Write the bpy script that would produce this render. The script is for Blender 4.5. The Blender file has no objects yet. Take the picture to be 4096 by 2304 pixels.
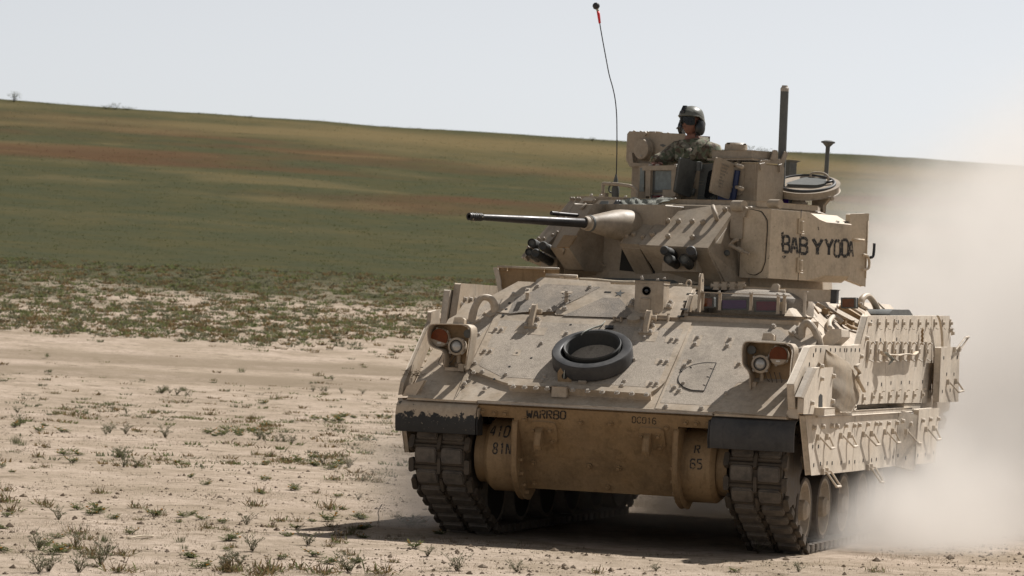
import bpy, bmesh, math, random
import numpy as np
from mathutils import Vector, Matrix, Quaternion
random.seed(7); rng = np.random.default_rng(11)
scene = bpy.context.scene
col = scene.collection
R = math.radians
V = Vector

# ------------------------------------------------------------------ camera
CAM = V((8.0, -28.09, 1.837)); FPX = 14422.0
YAW, PITCH, ROLL = R(-17.3), R(.475), R(2.58)
FWD = V((math.sin(YAW)*math.cos(PITCH), math.cos(YAW)*math.cos(PITCH), math.sin(PITCH)))
_r = V((math.cos(YAW), -math.sin(YAW), 0)); _u = _r.cross(FWD)
CR = _r*math.cos(ROLL) + _u*math.sin(ROLL); CU = _u*math.cos(ROLL) - _r*math.sin(ROLL)
cd = bpy.data.cameras.new('camera'); cam = bpy.data.objects.new('camera', cd); col.objects.link(cam)
cam.matrix_world = Matrix(((CR.x, CU.x, -FWD.x, CAM.x), (CR.y, CU.y, -FWD.y, CAM.y), (CR.z, CU.z, -FWD.z, CAM.z), (0, 0, 0, 1)))
cd.sensor_width = 36.0; cd.lens = 36.0*FPX/4096; cd.clip_start = .5; cd.clip_end = 3000
cd.dof.use_dof = True; cd.dof.focus_distance = 29.0; cd.dof.aperture_fstop = 8.0
scene.camera = cam
scene.render.engine = 'CYCLES'
scene.render.resolution_x, scene.render.resolution_y = 1024, 576
scene.cycles.use_denoising = True
scene.cycles.max_bounces = 8; scene.cycles.volume_bounces = 4; scene.cycles.transparent_max_bounces = 12
scene.cycles.volume_step_rate = 1.6; scene.cycles.volume_max_steps = 128
vs = scene.view_settings
vs.view_transform = 'Standard'; vs.look = 'None'; vs.gamma = 1; vs.use_curve_mapping = False
vs.exposure = .54

# ------------------------------------------------------------------ sky and sun
SUN_TRAVEL = V((-.36, -.74, -1.0)).normalized()
w = bpy.data.worlds.new('World'); scene.world = w; w.use_nodes = True
nt = w.node_tree; bg = nt.nodes['Background']; sk = nt.nodes.new('ShaderNodeTexSky')
sk.sky_type = 'NISHITA'; sk.sun_disc = False
sd = -SUN_TRAVEL
sk.sun_elevation = math.asin(sd.z); sk.sun_rotation = math.atan2(sd.x, sd.y)
sk.altitude = 1600; sk.air_density = .7; sk.dust_density = 2.2; sk.ozone_density = 1.0
hs = nt.nodes.new('ShaderNodeHueSaturation'); hs.inputs['Saturation'].default_value = .17
nt.links.new(sk.outputs[0], hs.inputs['Color']); nt.links.new(hs.outputs[0], bg.inputs['Color'])
bg.inputs['Strength'].default_value = .0735
sl = bpy.data.lights.new('sun', 'SUN'); so = bpy.data.objects.new('sun', sl); col.objects.link(so)
sl.energy = 4.6; sl.angle = R(.5); sl.color = (1.0, .965, .92)
so.rotation_euler = SUN_TRAVEL.to_track_quat('-Z', 'Y').to_euler(); so.location = (20, 40, 60)

# ------------------------------------------------------------------ pixel helpers (photo pixels -> points on known planes)
def zz(x0, y0, s): return lambda x, y: (x0+x*s, y0+y*s)
z1 = zz(1550, 1050, .50466); z2 = zz(2600, 1050, .50466); z3 = zz(1550, 1550, .50466); z4 = zz(2600, 1550, .50466)
z5 = zz(1800, 680, .42785); z6 = zz(2700, 680, .39339); z7 = zz(2450, 300, .39339); zd = zz(0, 0, 1.59006)
zA = zz(3150, 1230, .27195); zB = zz(3150, 1560, .27195); zC = zz(2850, 1250, .1941); zD = zz(1850, 1050, .23328)
zE = zz(2450, 1050, .23328); zF = zz(3000, 1080, .23328); zG = zz(1560, 1150, .1941); zH = zz(2500, 780, .1941)
zI = zz(2000, 760, .23328); zJ = zz(2560, 400, .15528); zK = zz(2480, 600, .1941); zL = zz(2900, 500, .24839)
zM = zz(2300, 0, .55249); zN = zz(1560, 1650, .37951); zO = zz(2820, 1680, .37951); zP = zz(1250, 1950, .31056)
def ray(p): return FWD + CR*((p[0]-2048)/FPX) - CU*((p[1]-1152)/FPX)
def onp(p, pl):
    d = ray(p); o, n = pl
    return CAM + d*((o-CAM).dot(n)/d.dot(n))
def PL(o, n): return (V(o), V(n).normalized())
def proj(P):
    d = V(P)-CAM; z = d.dot(FWD)
    return (2048+FPX*d.dot(CR)/z, 1152-FPX*d.dot(CU)/z)
PX = lambda x: PL((x, 0, 0), (1, 0, 0))
PY = lambda y: PL((0, y, 0), (0, -1, 0))
PZ = lambda z: PL((0, 0, z), (0, 0, 1))
def Q(pl, view, pts): return [onp(view(*p), pl) for p in pts]
# turret frame
TA = R(27); T0 = V((-.03, 3.14, 0))
EX = V((math.cos(TA), -math.sin(TA), 0)); EY = V((math.sin(TA), math.cos(TA), 0)); EZ = V((0, 0, 1))
def tw(x, y, z): return T0 + EX*x + EY*y + EZ*z
def TPX(x): return (T0+EX*x, EX.copy())
def TPY(y): return (T0+EY*y, -EY)
def tl(P): d = V(P)-T0; return V((d.dot(EX), d.dot(EY), d.z))

# ------------------------------------------------------------------ materials
MATS = {}
def newmat(name):
    m = bpy.data.materials.new(name); m.use_nodes = True
    n = m.node_tree; b = n.nodes['Principled BSDF']; MATS[name] = m
    return m, n, b
def noise(n, scale, detail=4, rough=.6, src='Object', vec=None):
    t = n.nodes.new('ShaderNodeTexNoise'); t.inputs['Scale'].default_value = scale
    t.inputs['Detail'].default_value = detail; t.inputs['Roughness'].default_value = rough
    if vec is None:
        tc = n.nodes.get('Texture Coordinate') or n.nodes.new('ShaderNodeTexCoord')
        vec = tc.outputs[src]
    n.links.new(vec, t.inputs['Vector'])
    return t
def ramp(n, fac, stops):
    r = n.nodes.new('ShaderNodeValToRGB'); e = r.color_ramp.elements
    while len(e) < len(stops): e.new(.5)
    for k, (p, c) in enumerate(stops):
        e[k].position = p; e[k].color = (c, c, c, 1) if isinstance(c, (int, float)) else (*c, 1)
    n.links.new(fac, r.inputs[0]); return r
def mix(n, fac, a, b, mode='MIX'):
    m = n.nodes.new('ShaderNodeMix'); m.data_type = 'RGBA'; m.blend_type = mode
    for s, v in ((0, fac), (6, a), (7, b)):
        if isinstance(v, (int, float)): m.inputs[s].default_value = v
        elif isinstance(v, tuple): m.inputs[s].default_value = (*v, 1)
        else: n.links.new(v, m.inputs[s])
    return m.outputs[2]
def mth(n, op, a, b=None, clamp=False):
    m = n.nodes.new('ShaderNodeMath'); m.operation = op; m.use_clamp = clamp
    for s, v in ((0, a), (1, b)):
        if v is None: continue
        if isinstance(v, (int, float)): m.inputs[s].default_value = v
        else: n.links.new(v, m.inputs[s])
    return m.outputs[0]
def bump(n, b, h, strength=.3, dist=.01):
    k = n.nodes.new('ShaderNodeBump'); k.inputs['Strength'].default_value = strength; k.inputs['Distance'].default_value = dist
    n.links.new(h, k.inputs['Height']); n.links.new(k.outputs[0], b.inputs['Normal'])
def paint(name, base, dust, amount=.5, rough=.55, scale=5, stain=.0, chips=0.0, nonskid=False, rng_scale=1.0):
    m, n, b = newmat(name)
    t1 = noise(n, scale, 6, .65); f = ramp(n, t1.outputs[0], [(.5-.28*1, 0.0), (.5+.25, 1.0)])
    c = mix(n, mth(n, 'MULTIPLY', f.outputs[0], amount), base, dust)
    t2 = noise(n, 38, 5, .7); g = ramp(n, t2.outputs[0], [(.3, .82), (.7, 1.1)])
    c = mix(n, .8, c, g.outputs[0], 'MULTIPLY')
    # run-down streaks: noise stretched along Z
    tc = n.nodes.get('Texture Coordinate'); mp = n.nodes.new('ShaderNodeMapping'); mp.inputs['Scale'].default_value = (14, 14, 1.3)
    n.links.new(tc.outputs['Object'], mp.inputs[0]); t3 = noise(n, 1.6, 4, .6, vec=mp.outputs[0])
    s = ramp(n, t3.outputs[0], [(.55, 0), (.75, 1)])
    c = mix(n, mth(n, 'MULTIPLY', s.outputs[0], .34+stain), c, tuple(x*.62 for x in base))
    t6 = noise(n, 2.1, 7, .72); q6 = ramp(n, t6.outputs[0], [(.32, .60), (.5, 1.0), (.70, 1.12)]); c = mix(n, .85, c, q6.outputs[0], 'MULTIPLY')
    t7 = noise(n, 9, 8, .8); q7 = ramp(n, t7.outputs[0], [(.57, 0), (.68, .6)]); c = mix(n, q7.outputs[0], c, tuple(x*.5 for x in base))
    if chips:
        t4 = noise(n, 26, 8, .75); k = ramp(n, t4.outputs[0], [(.66-chips*.1, 0), (.69-chips*.1, 1)])
        c = mix(n, mth(n, 'MULTIPLY', k.outputs[0], .8), c, (.035, .032, .03))
    if nonskid:
        t5 = noise(n, 210, 3, .6); k = ramp(n, t5.outputs[0], [(.36, .55), (.6, 1.1)])
        c = mix(n, .9, c, k.outputs[0], 'MULTIPLY'); bump(n, b, t5.outputs[0], .8, .006)
    else:
        bump(n, b, t2.outputs[0], .12, .004)
    n.links.new(c, b.inputs['Base Color'])
    rr = ramp(n, t1.outputs[0], [(.3, rough-.1), (.7, rough+.2)]); n.links.new(rr.outputs[0], b.inputs['Roughness'])
    b.inputs['Specular IOR Level'].default_value = .4
    return m
TAN = (.37, .285, .195); DUST = (.515, .44, .35)
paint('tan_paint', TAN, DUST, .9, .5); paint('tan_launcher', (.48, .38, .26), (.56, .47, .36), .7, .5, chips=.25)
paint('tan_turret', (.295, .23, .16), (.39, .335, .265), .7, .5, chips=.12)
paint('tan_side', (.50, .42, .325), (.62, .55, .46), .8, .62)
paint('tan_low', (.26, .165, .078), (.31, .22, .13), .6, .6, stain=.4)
paint('tan_nonskid', (.40, .33, .255), (.53, .46, .375), .8, .75, nonskid=True)
paint('grey_nonskid', (.20, .175, .145), (.48, .40, .315), .95, .75, scale=3.5, nonskid=True)
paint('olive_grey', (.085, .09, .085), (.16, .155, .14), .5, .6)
paint('pale_metal', (.37, .325, .27), (.48, .42, .35), .6, .42)
paint('steel_dark', (.03, .029, .03), (.09, .08, .07), .4, .38)
MATS['steel_dark'].node_tree.nodes['Principled BSDF'].inputs['Metallic'].default_value = .6
paint('track_steel', (.045, .036, .028), (.13, .10, .07), .8, .65, scale=12)
paint('track_rubber', (.07, .062, .054), (.20, .165, .13), .9, .75, scale=9)
paint('launcher_dark', (.035, .036, .034), (.075, .07, .062), .5, .65)
paint('rubber', (.02, .021, .024), (.095, .088, .08), .7, .5)
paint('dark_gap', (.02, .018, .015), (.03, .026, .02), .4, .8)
paint('canvas_tan', (.56, .45, .315), (.47, .42, .36), .9, .75, scale=3)
paint('cloth_grey', (.36, .37, .33), (.46, .46, .41), .6, .9)
paint('wheel_rim', (.30, .245, .18), (.46, .39, .31), .8, .7)
def simple(name, c, rough=.5, metal=0, spec=.5, trans=0):
    m, n, b = newmat(name); b.inputs['Base Color'].default_value = (*c, 1); b.inputs['Roughness'].default_value = rough
    b.inputs['Metallic'].default_value = metal; b.inputs['Specular IOR Level'].default_value = spec
    t = noise(n, 25, 4, .6); k = ramp(n, t.outputs[0], [(.3, .75), (.7, 1.15)])
    n.links.new(mix(n, .8, c, k.outputs[0], 'MULTIPLY'), b.inputs['Base Color'])
    return m
simple('amber', (.15, .036, .006), .4, spec=.2); simple('lens_white', (.42, .40, .37), .25, .3); simple('white_paint', (.7, .68, .64), .5)
simple('lens_dark', (.012, .013, .014), .12); simple('glass_purple', (.05, .012, .06), .12); simple('glass_red', (.09, .008, .014), .15)
simple('glass_orange', (.11, .03, .008), .15); simple('glass_violet', (.06, .02, .2), .15); simple('glass_grey', (.19, .215, .22), .08)
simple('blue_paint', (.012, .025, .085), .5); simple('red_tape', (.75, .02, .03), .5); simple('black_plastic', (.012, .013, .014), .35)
simple('skin', (.23, .105, .07), .5); simple('helmet_green', (.115, .115, .095), .38); simple('goggle_frame', (.045, .052, .047), .5)
simple('wood', (.40, .33, .24), .8); simple('wire', (.09, .08, .07), .6)
# worn sprayed stencil paint: patches of it are missing
m, n, b = newmat('stencil'); b.inputs['Base Color'].default_value = (.022, .021, .02, 1); b.inputs['Roughness'].default_value = .7
t = noise(n, 55, 6, .7); k = ramp(n, t.outputs[0], [(.36, 0), (.50, 1)]); n.links.new(k.outputs[0], b.inputs['Alpha'])
m, n, b = newmat('stencil_faint'); b.inputs['Base Color'].default_value = (.03, .028, .026, 1); b.inputs['Roughness'].default_value = .7
t = noise(n, 70, 6, .7); k = ramp(n, t.outputs[0], [(.42, 0), (.58, .85)]); n.links.new(k.outputs[0], b.inputs['Alpha'])
# half worn flap: paint rubbed off the lower half down to black rubber
m = paint('worn_flap', TAN, DUST, .6, .55); n = m.node_tree; b = n.nodes['Principled BSDF']
src = b.inputs['Base Color'].links[0].from_socket; tc = n.nodes['Texture Coordinate']; sp = n.nodes.new('ShaderNodeSeparateXYZ')
n.links.new(tc.outputs['Object'], sp.inputs[0]); t = noise(n, 11, 8, .7)
k = mth(n, 'ADD', mth(n, 'MULTIPLY', mth(n, 'SUBTRACT', 1.095, sp.outputs[2]), 7.0), mth(n, 'MULTIPLY', mth(n, 'SUBTRACT', t.outputs[0], .5), 4.0))
k = ramp(n, k, [(.42, 0), (.55, 1)]); sp2 = noise(n, 60, 4, .6); fl = ramp(n, sp2.outputs[0], [(.66, 0), (.70, .7)])
c = mix(n, fl.outputs[0], (.022, .022, .022), (.3, .25, .18)); n.links.new(mix(n, k.outputs[0], src, c), b.inputs['Base Color'])
# camouflage cloth
m, n, b = newmat('camouflage'); b.inputs['Roughness'].default_value = .9
t = noise(n, 11, 3, .5); t2 = noise(n, 17, 3, .5); t3 = noise(n, 90, 3, .5)
c = mix(n, ramp(n, t.outputs[0], [(.47, 0), (.50, 1)]).outputs[0], (.20, .175, .125), (.105, .115, .07))
c = mix(n, ramp(n, t2.outputs[0], [(.56, 0), (.58, 1)]).outputs[0], c, (.085, .06, .04))
c = mix(n, ramp(n, t2.outputs[0], [(.36, 1), (.40, 0)]).outputs[0], c, (.30, .27, .20))
n.links.new(c, b.inputs['Base Color']); bump(n, b, t.outputs[0], .6, .02)

# ------------------------------------------------------------------ mesh helpers
def link(name, me, parent=None):
    o = bpy.data.objects.new(name, me); col.objects.link(o)
    if parent is not None: o.parent = parent
    return o
def fin(name, bm, mat, parent=None, smooth=False, bev=0, seg=1, ang=30):
    if bev:
        bmesh.ops.remove_doubles(bm, verts=bm.verts, dist=1e-5)
        es = [e for e in bm.edges if len(e.link_faces) == 2 and e.calc_face_angle(0) > R(ang)]
        if es: bmesh.ops.bevel(bm, geom=es, offset=bev, segments=seg, affect='EDGES', clamp_overlap=True, profile=.6)
    bmesh.ops.recalc_face_normals(bm, faces=bm.faces)
    if smooth:
        for f in bm.faces: f.smooth = True
    me = bpy.data.meshes.new(name); bm.to_mesh(me); bm.free()
    for k in (mat if isinstance(mat, (list, tuple)) else [mat]): me.materials.append(MATS[k])
    if smooth and smooth != 'all':
        me.set_sharp_from_angle(angle=R(35))
    return link(name, me, parent)
def a_prism(bm, pts, n, t0, t1, mi=0):
    n = V(n).normalized(); pts = [V(p) for p in pts]
    a = [bm.verts.new(p+n*t0) for p in pts]; b = [bm.verts.new(p+n*t1) for p in pts]
    fs = [bm.faces.new(a), bm.faces.new(b[::-1])]
    for i in range(len(a)):
        j = (i+1) % len(a); fs.append(bm.faces.new((a[i], a[j], b[j], b[i])))
    for f in fs: f.material_index = mi
    return fs
def a_box(bm, c, size, axes=None, mi=0):
    ux, uy, uz = axes or (V((1, 0, 0)), V((0, 1, 0)), V((0, 0, 1)))
    c = V(c); hx, hy, hz = size[0]/2, size[1]/2, size[2]/2
    return a_prism(bm, [c-ux*hx-uy*hy, c+ux*hx-uy*hy, c+ux*hx+uy*hy, c-ux*hx+uy*hy], uz, -hz, hz, mi)
def frame(d):
    d = V(d).normalized(); a = V((0, 0, 1)) if abs(d.z) < .9 else V((1, 0, 0))
    u = a.cross(d).normalized(); return u, d.cross(u), d
def a_lathe(bm, o, d, prof, seg=20, mi=0, caps=True):
    u, v, d = frame(d); o = V(o); rings = []
    for r, h in prof:
        if r < 1e-5: rings.append([bm.verts.new(o+d*h)])
        else: rings.append([bm.verts.new(o+d*h+(u*math.cos(2*math.pi*k/seg)+v*math.sin(2*math.pi*k/seg))*r) for k in range(seg)])
    for A, B in zip(rings, rings[1:]):
        for k in range(seg):
            j = (k+1) % seg
            if len(A) == 1 and len(B) == 1: continue
            if len(A) == 1: f = bm.faces.new((A[0], B[k], B[j]))
            elif len(B) == 1: f = bm.faces.new((A[k], A[j], B[0]))
            else: f = bm.faces.new((A[k], A[j], B[j], B[k]))
            f.material_index = mi
    if caps:
        for A in (rings[0], rings[-1]):
            if len(A) > 1: bm.faces.new(A).material_index = mi
def a_cyl(bm, p0, p1, r0, r1=None, seg=16, mi=0):
    p0, p1 = V(p0), V(p1); a_lathe(bm, p0, p1-p0, [(r0, 0), (r0 if r1 is None else r1, (p1-p0).length)], seg, mi)
def a_tube(bm, pts, r, seg=8, mi=0, closed=False, flat=None):
    pts = [V(p) for p in pts]; n = len(pts); rr = r if isinstance(r, (list, tuple)) else [r]*n
    tang = []
    for i in range(n):
        a = pts[(i-1) % n] if closed or i else pts[0]; b = pts[(i+1) % n] if closed or i < n-1 else pts[-1]
        tang.append((b-a).normalized())
    u, v, _ = frame(tang[0]); rings = []
    for i in range(n):
        if i:
            q = tang[i-1].rotation_difference(tang[i]); u = q @ u; v = q @ v
        rings.append([bm.verts.new(pts[i]+(u*math.cos(2*math.pi*k/seg)+v*math.sin(2*math.pi*k/seg)*(flat or 1))*rr[i]) for k in range(seg)])
    for i in range(n if closed else n-1):
        A, B = rings[i], rings[(i+1) % n]
        for k in range(seg):
            j = (k+1) % seg; bm.faces.new((A[k], A[j], B[j], B[k])).material_index = mi
    if not closed:
        bm.faces.new(rings[0][::-1]).material_index = mi; bm.faces.new(rings[-1]).material_index = mi
def curve(pts, k=6):
    pts = [V(p) for p in pts]; out = []
    for i in range(len(pts)-1):
        p0 = pts[max(i-1, 0)]; p1 = pts[i]; p2 = pts[i+1]; p3 = pts[min(i+2, len(pts)-1)]
        for s in range(k):
            t = s/k; out.append(.5*((2*p1)+(p2-p0)*t+(2*p0-5*p1+4*p2-p3)*t*t+(3*p1-p0-3*p2+p3)*t*t*t))
    return out+[pts[-1]]
def rnd(pts, r, seg=4):
    out = []; n = len(pts)
    for i in range(n):
        p = V(pts[i]); a = V(pts[i-1])-p; b = V(pts[(i+1) % n])-p
        rr = r[i] if isinstance(r, (list, tuple)) else r
        rr = min(rr, a.length*.45, b.length*.45)
        if rr < 1e-4: out.append(p); continue
        A = p+a.normalized()*rr; B = p+b.normalized()*rr
        for k in range(seg+1):
            t = k/seg; out.append(A*(1-t)**2+p*2*t*(1-t)+B*t*t)
    return out
def prism(name, pts, n, t0, t1, mat, parent, bev=.004, seg=1):
    bm = bmesh.new(); a_prism(bm, pts, n, t0, t1); return fin(name, bm, mat, parent, bev=bev, seg=seg)
def box(name, c, size, mat, parent, axes=None, bev=.004, seg=1):
    bm = bmesh.new(); a_box(bm, c, size, axes); return fin(name, bm, mat, parent, bev=bev, seg=seg)
def cyl(name, p0, p1, r0, mat, parent, r1=None, seg=20):
    bm = bmesh.new(); a_cyl(bm, p0, p1, r0, r1, seg); return fin(name, bm, mat, parent, smooth=True)
def tube(name, pts, r, mat, parent, seg=8, closed=False, flat=None):
    bm = bmesh.new(); a_tube(bm, pts, r, seg, closed=closed, flat=flat); return fin(name, bm, mat, parent, smooth='all')
def lathe(name, o, d, prof, mat, parent, seg=24, caps=True):
    bm = bmesh.new(); a_lathe(bm, o, d, prof, seg, caps=caps); return fin(name, bm, mat, parent, smooth=True)
def empty(name, loc=(0, 0, 0)):
    o = bpy.data.objects.new(name, None); col.objects.link(o); o.location = loc; o.empty_display_size = .2; return o
def tag(o, label=None, cat=None, group=None, kind=None):
    for k, v in (('label', label), ('category', cat), ('group', group), ('kind', kind)):
        if v: o[k] = v
    return o
def place(name, me, p, zdir, parent, scale=1.0, spin=0.0, xdir=None):
    o = link(name, me, parent); z = V(zdir).normalized()
    if xdir is not None:
        x = V(xdir); x = (x-z*x.dot(z)).normalized(); y = z.cross(x)
    else:
        x, y, z = frame(z)
    m = Matrix((x, y, z)).transposed() @ Matrix.Rotation(spin, 3, 'Z')
    o.matrix_local = Matrix.Translation(V(p)) @ m.to_4x4() @ Matrix.Scale(scale, 4)
    return o
def mesh_of(name, bm, mats, smooth=True):
    o = fin(name, bm, mats, None, smooth=smooth); me = o.data; bpy.data.objects.remove(o); return me
# shared small pieces
bm = bmesh.new(); a_lathe(bm, (0, 0, 0), (0, 0, 1), [(.021, 0), (.021, .005), (.0145, .0055)], 14); a_lathe(bm, (0, 0, .004), (0, 0, 1), [(.0145, 0), (.0145, .013), (.011, .0165)], 6)
BOLT = mesh_of('bolt', bm, 'pale_metal')
bm = bmesh.new(); a_lathe(bm, (0, 0, 0), (0, 0, 1), [(.022, 0), (.022, .024), (.016, .032), (.006, .033), (.005, .024)], 14)
STUD = mesh_of('stud', bm, 'tan_turret')
bm = bmesh.new(); a_lathe(bm, (0, 0, 0), (0, 0, 1), [(.017, 0), (.017, .006), (.0145, .007)], 10); a_lathe(bm, (0, 0, .005), (0, 0, 1), [(.0135, 0), (.0135, .014), (.011, .018)], 6)
SIDEBOLT = mesh_of('bolt', bm, 'tan_side')
bm = bmesh.new(); a_lathe(bm, (0, 0, 0), (0, 0, 1), [(.021, 0), (.021, .006), (.014, .007)], 14); a_lathe(bm, (0, 0, .005), (0, 0, 1), [(.0145, 0), (.0145, .016), (.011, .02)], 6)
LOWBOLT = mesh_of('bolt', bm, 'tan_low')
def bolts(pl, view, pts, parent, me=None, scale=1.0, off=0.0, name='bolt'):
    n = pl[1]
    if n.dot(CAM-pl[0]) < 0: n = -n
    for p in pts:
        place(name, me or BOLT, onp(view(*p), pl)+n*off, n, parent, scale, random.random()*1.0)
# stencil lettering: ribbons along strokes on a 4 x 6 cell
GL = {'B': [[(0, 0), (0, 6)], [(.4, 6), (2.5, 6), (3.3, 5.3), (3.3, 3.9), (2.5, 3.2), (.4, 3.2)], [(2.7, 3.0), (3.5, 2.3), (3.5, .8), (2.6, 0), (.4, 0)]],
      'A': [[(0, 0), (1.3, 5.9)], [(2.1, 5.9), (3.5, 0)], [(1.2, 2), (2.3, 2)]],
      'Y': [[(0, 6), (1.6, 3.1)], [(3.4, 6), (1.9, 3.1), (1.7, 2.6), (1.7, 0)]],
      'O': [[(1.6, 6), (.8, 5.8), (0, 5), (0, 1), (.8, .2), (1.6, 0)], [(1.9, 6), (2.7, 5.8), (3.5, 5), (3.5, 1), (2.7, .2), (1.9, 0)]],
      'D': [[(0, 0), (0, 6)], [(.4, 6), (2.4, 6), (3.5, 4.8), (3.5, 1.2), (2.4, 0), (.4, 0)]],
      'W': [[(0, 6), (.7, 0)], [(1.0, .3), (1.8, 4)], [(2.0, 4), (2.8, .2)], [(3.0, 0), (3.8, 6)]],
      'R': [[(0, 0), (0, 6)], [(.95, 6), (2.5, 6), (3.3, 5.3), (3.3, 3.9), (2.5, 3.2), (.95, 3.2)], [(1.9, 2.8), (3.4, 0)]],
      'C': [[(3.4, 4.9), (2.6, 6), (.9, 6), (0, 5), (0, 3.3)], [(0, 2.6), (0, 1), (.9, 0), (2.6, 0), (3.4, 1.1)]],
      '1': [[(.9, 5), (1.8, 6), (1.8, 3.2)], [(1.8, 2.7), (1.8, 0)]],
      '6': [[(3.2, 5.3), (2.4, 6), (.9, 6), (0, 5), (0, 1), (.9, 0)], [(1.4, 0), (2.5, 0), (3.4, .9), (3.4, 2.4), (2.5, 3.3), (.9, 3.3)]],
      '4': [[(2.6, 0), (2.6, 6)], [(2.0, 6), (0, 2), (3.4, 2)]],
      '8': [[(1.5, 3.2), (.5, 3.8), (.2, 5), (1.0, 6), (2.4, 6), (3.2, 5), (2.9, 3.8), (1.9, 3.2)], [(1.4, 2.9), (.3, 2.3), (0, 1), (1, 0), (2.4, 0), (3.4, 1), (3.1, 2.3), (2.0, 2.9)]],
      'N': [[(0, 0), (0, 6)], [(.5, 5.7), (2.9, .3)], [(3.4, 0), (3.4, 6)]],
      '5': [[(3.2, 6), (.1, 6), (.1, 3.6)], [(.9, 3.6), (2.4, 3.6), (3.4, 2.7), (3.4, .9), (2.4, 0), (.2, 0)]],
      'L': [[(0, 6), (0, 0)], [(.9, 0), (3.2, 0)]], 'I': [[(1.7, 6), (1.7, 0)]], 'F': [[(0, 0), (0, 6)], [(.9, 6), (3.2, 6)], [(.9, 3.2), (2.6, 3.2)]], 'T': [[(1.7, 0), (1.7, 5.2)], [(0, 6), (3.4, 6)]], ' ': []}
GL['0'] = GL['O']
def lettering(name, text, pl, view, tl_, tr_, bl_, parent, mat='stencil', wd=.85, lift=.002, gap=1.6, cell=3.5):
    a, b, c = (onp(view(*q), pl) for q in (tl_, tr_, bl_))
    n = pl[1] if pl[1].dot(CAM-pl[0]) > 0 else -pl[1]
    W = len(text)*(cell+gap)-gap; bm = bmesh.new()
    def pt(x, y): return a+(b-a)*(x/W)+(c-a)*((6-y)/6)+n*lift
    for i, ch in enumerate(text):
        x0 = i*(cell+gap)
        for st in GL[ch]:
            L, Rr = [], []
            for k, p in enumerate(st):
                q0 = V(st[k-1]) if k else None; q1 = V(st[k+1]) if k < len(st)-1 else None; p = V(p)
                d = ((p-q0).normalized() if q0 is not None else V((0, 0)))+((q1-p).normalized() if q1 is not None else V((0, 0)))
                d.normalize(); nn = V((-d.y, d.x))*wd/2
                ext = V((0, 0))
                L.append(bm.verts.new(pt(x0+p.x+nn.x, p.y+nn.y))); Rr.append(bm.verts.new(pt(x0+p.x-nn.x, p.y-nn.y)))
            for k in range(len(L)-1): bm.faces.new((L[k], L[k+1], Rr[k+1], Rr[k]))
    return fin(name, bm, mat, parent)

# ------------------------------------------------------------------ terrain
def vnoise(x, y, seed=0):
    xi = np.floor(x).astype(np.int64); yi = np.floor(y).astype(np.int64); xf = x-xi; yf = y-yi
    def h(a, b):
        v = (a*374761393+b*668265263+seed*1442695041) & 0xffffffff
        v = ((v ^ (v >> 13))*1274126177) & 0xffffffff
        return ((v ^ (v >> 16)) & 0xffff)/65535.0
    u = xf*xf*(3-2*xf); v = yf*yf*(3-2*yf)
    return (h(xi, yi)*(1-u)+h(xi+1, yi)*u)*(1-v)+(h(xi, yi+1)*(1-u)+h(xi+1, yi+1)*u)*v
def fbm(x, y, sc, oct=4, seed=0):
    s = 0; a = 1; t = 0; x = np.asarray(x, float)/sc; y = np.asarray(y, float)/sc
    for o in range(oct):
        s = s+a*vnoise(x, y, seed+o*17); t += a; a *= .5; x = x*2.03+7.1; y = y*2.03+3.7
    return s/t
def sstep(a, b, x):
    t = np.clip((x-a)/(b-a), 0, 1); return t*t*(3-2*t)
CREST = 262.0
def polar(x, y):
    dx = np.asarray(x)-CAM.x; dy = np.asarray(y)-CAM.y
    return np.hypot(dx, dy), np.arctan2(dx, dy)-YAW
def height(x, y, fine=True):
    r, ph = polar(x, y)
    k = np.clip((r-58)/(CREST-58), 0, None)
    top = 15.1-ph*5.0+1.0*(fbm(x, y, 90, 2, 5)-.5)*sstep(120, 260, r)
    z = np.where(k < 1, top*np.power(np.clip(k, 0, 1), 1.42), top+.6*(1-np.exp(-(r-CREST)/60))-(np.clip(r-CREST-10, 0, None)*.03))
    z = z+(fbm(x, y, 14, 3, 9)-.5)*.5*sstep(60, 110, r)
    if fine:
        z = z+(fbm(x, y, 1.6, 3, 2)-.5)*.035+(fbm(x, y, .35, 3, 3)-.5)*.022*sstep(90, 30, r)
        for r0, d, wd in ((74, .10, .3), (76, .10, .3), (79.5, .09, .35), (81.5, .09, .35)):
            rr = r+(fbm(x, y, 40, 2, 41)-.5)*9; z = z-d*np.exp(-((rr-r0)/wd)**2)
        # churned ridge beside the vehicle and level ground under it
        z = z+.05*np.exp(-((r-57-(fbm(x, y, 5, 2, 77)-.5)*5)/1.3)**2)*sstep(-.06, .0, -ph)*fbm(x, y, .8, 2, 31)
        veh = np.exp(-(np.clip(np.abs(x)-2.3, 0, None)/1.0)**2-(np.clip(np.abs(y-2.6)-3.4, 0, None)/1.0)**2)
        z = z*(1-veh)+.0*veh
        # a low lip of pushed-up soil just ahead of the vehicle
        z = z+.035*np.exp(-((y+1.5-.15*x)/.9)**2)*sstep(4.5, 2.5, np.abs(x))
    return z
def bands(x, y):
    r, ph = polar(x, y); u = ph*115; wob = (fbm(u, r*.25, 22, 3, 61)-.5)*46+(fbm(u*2, r*1.2, 8, 4, 64)-.5)*34
    red = sstep(.46, .66, fbm(u, r, 15, 6, 62))*sstep(155, 195, r+wob)*sstep(252, 220, r+wob)
    straw = np.maximum(sstep(200, 236, r+wob*.8)*sstep(.34, .62, fbm(u, r, 13, 6, 63))*sstep(261, 252, r), .55*sstep(.54, .72, fbm(u, r, 7, 6, 66))*sstep(140, 185, r)*sstep(262, 252, r))
    return red, straw
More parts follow.
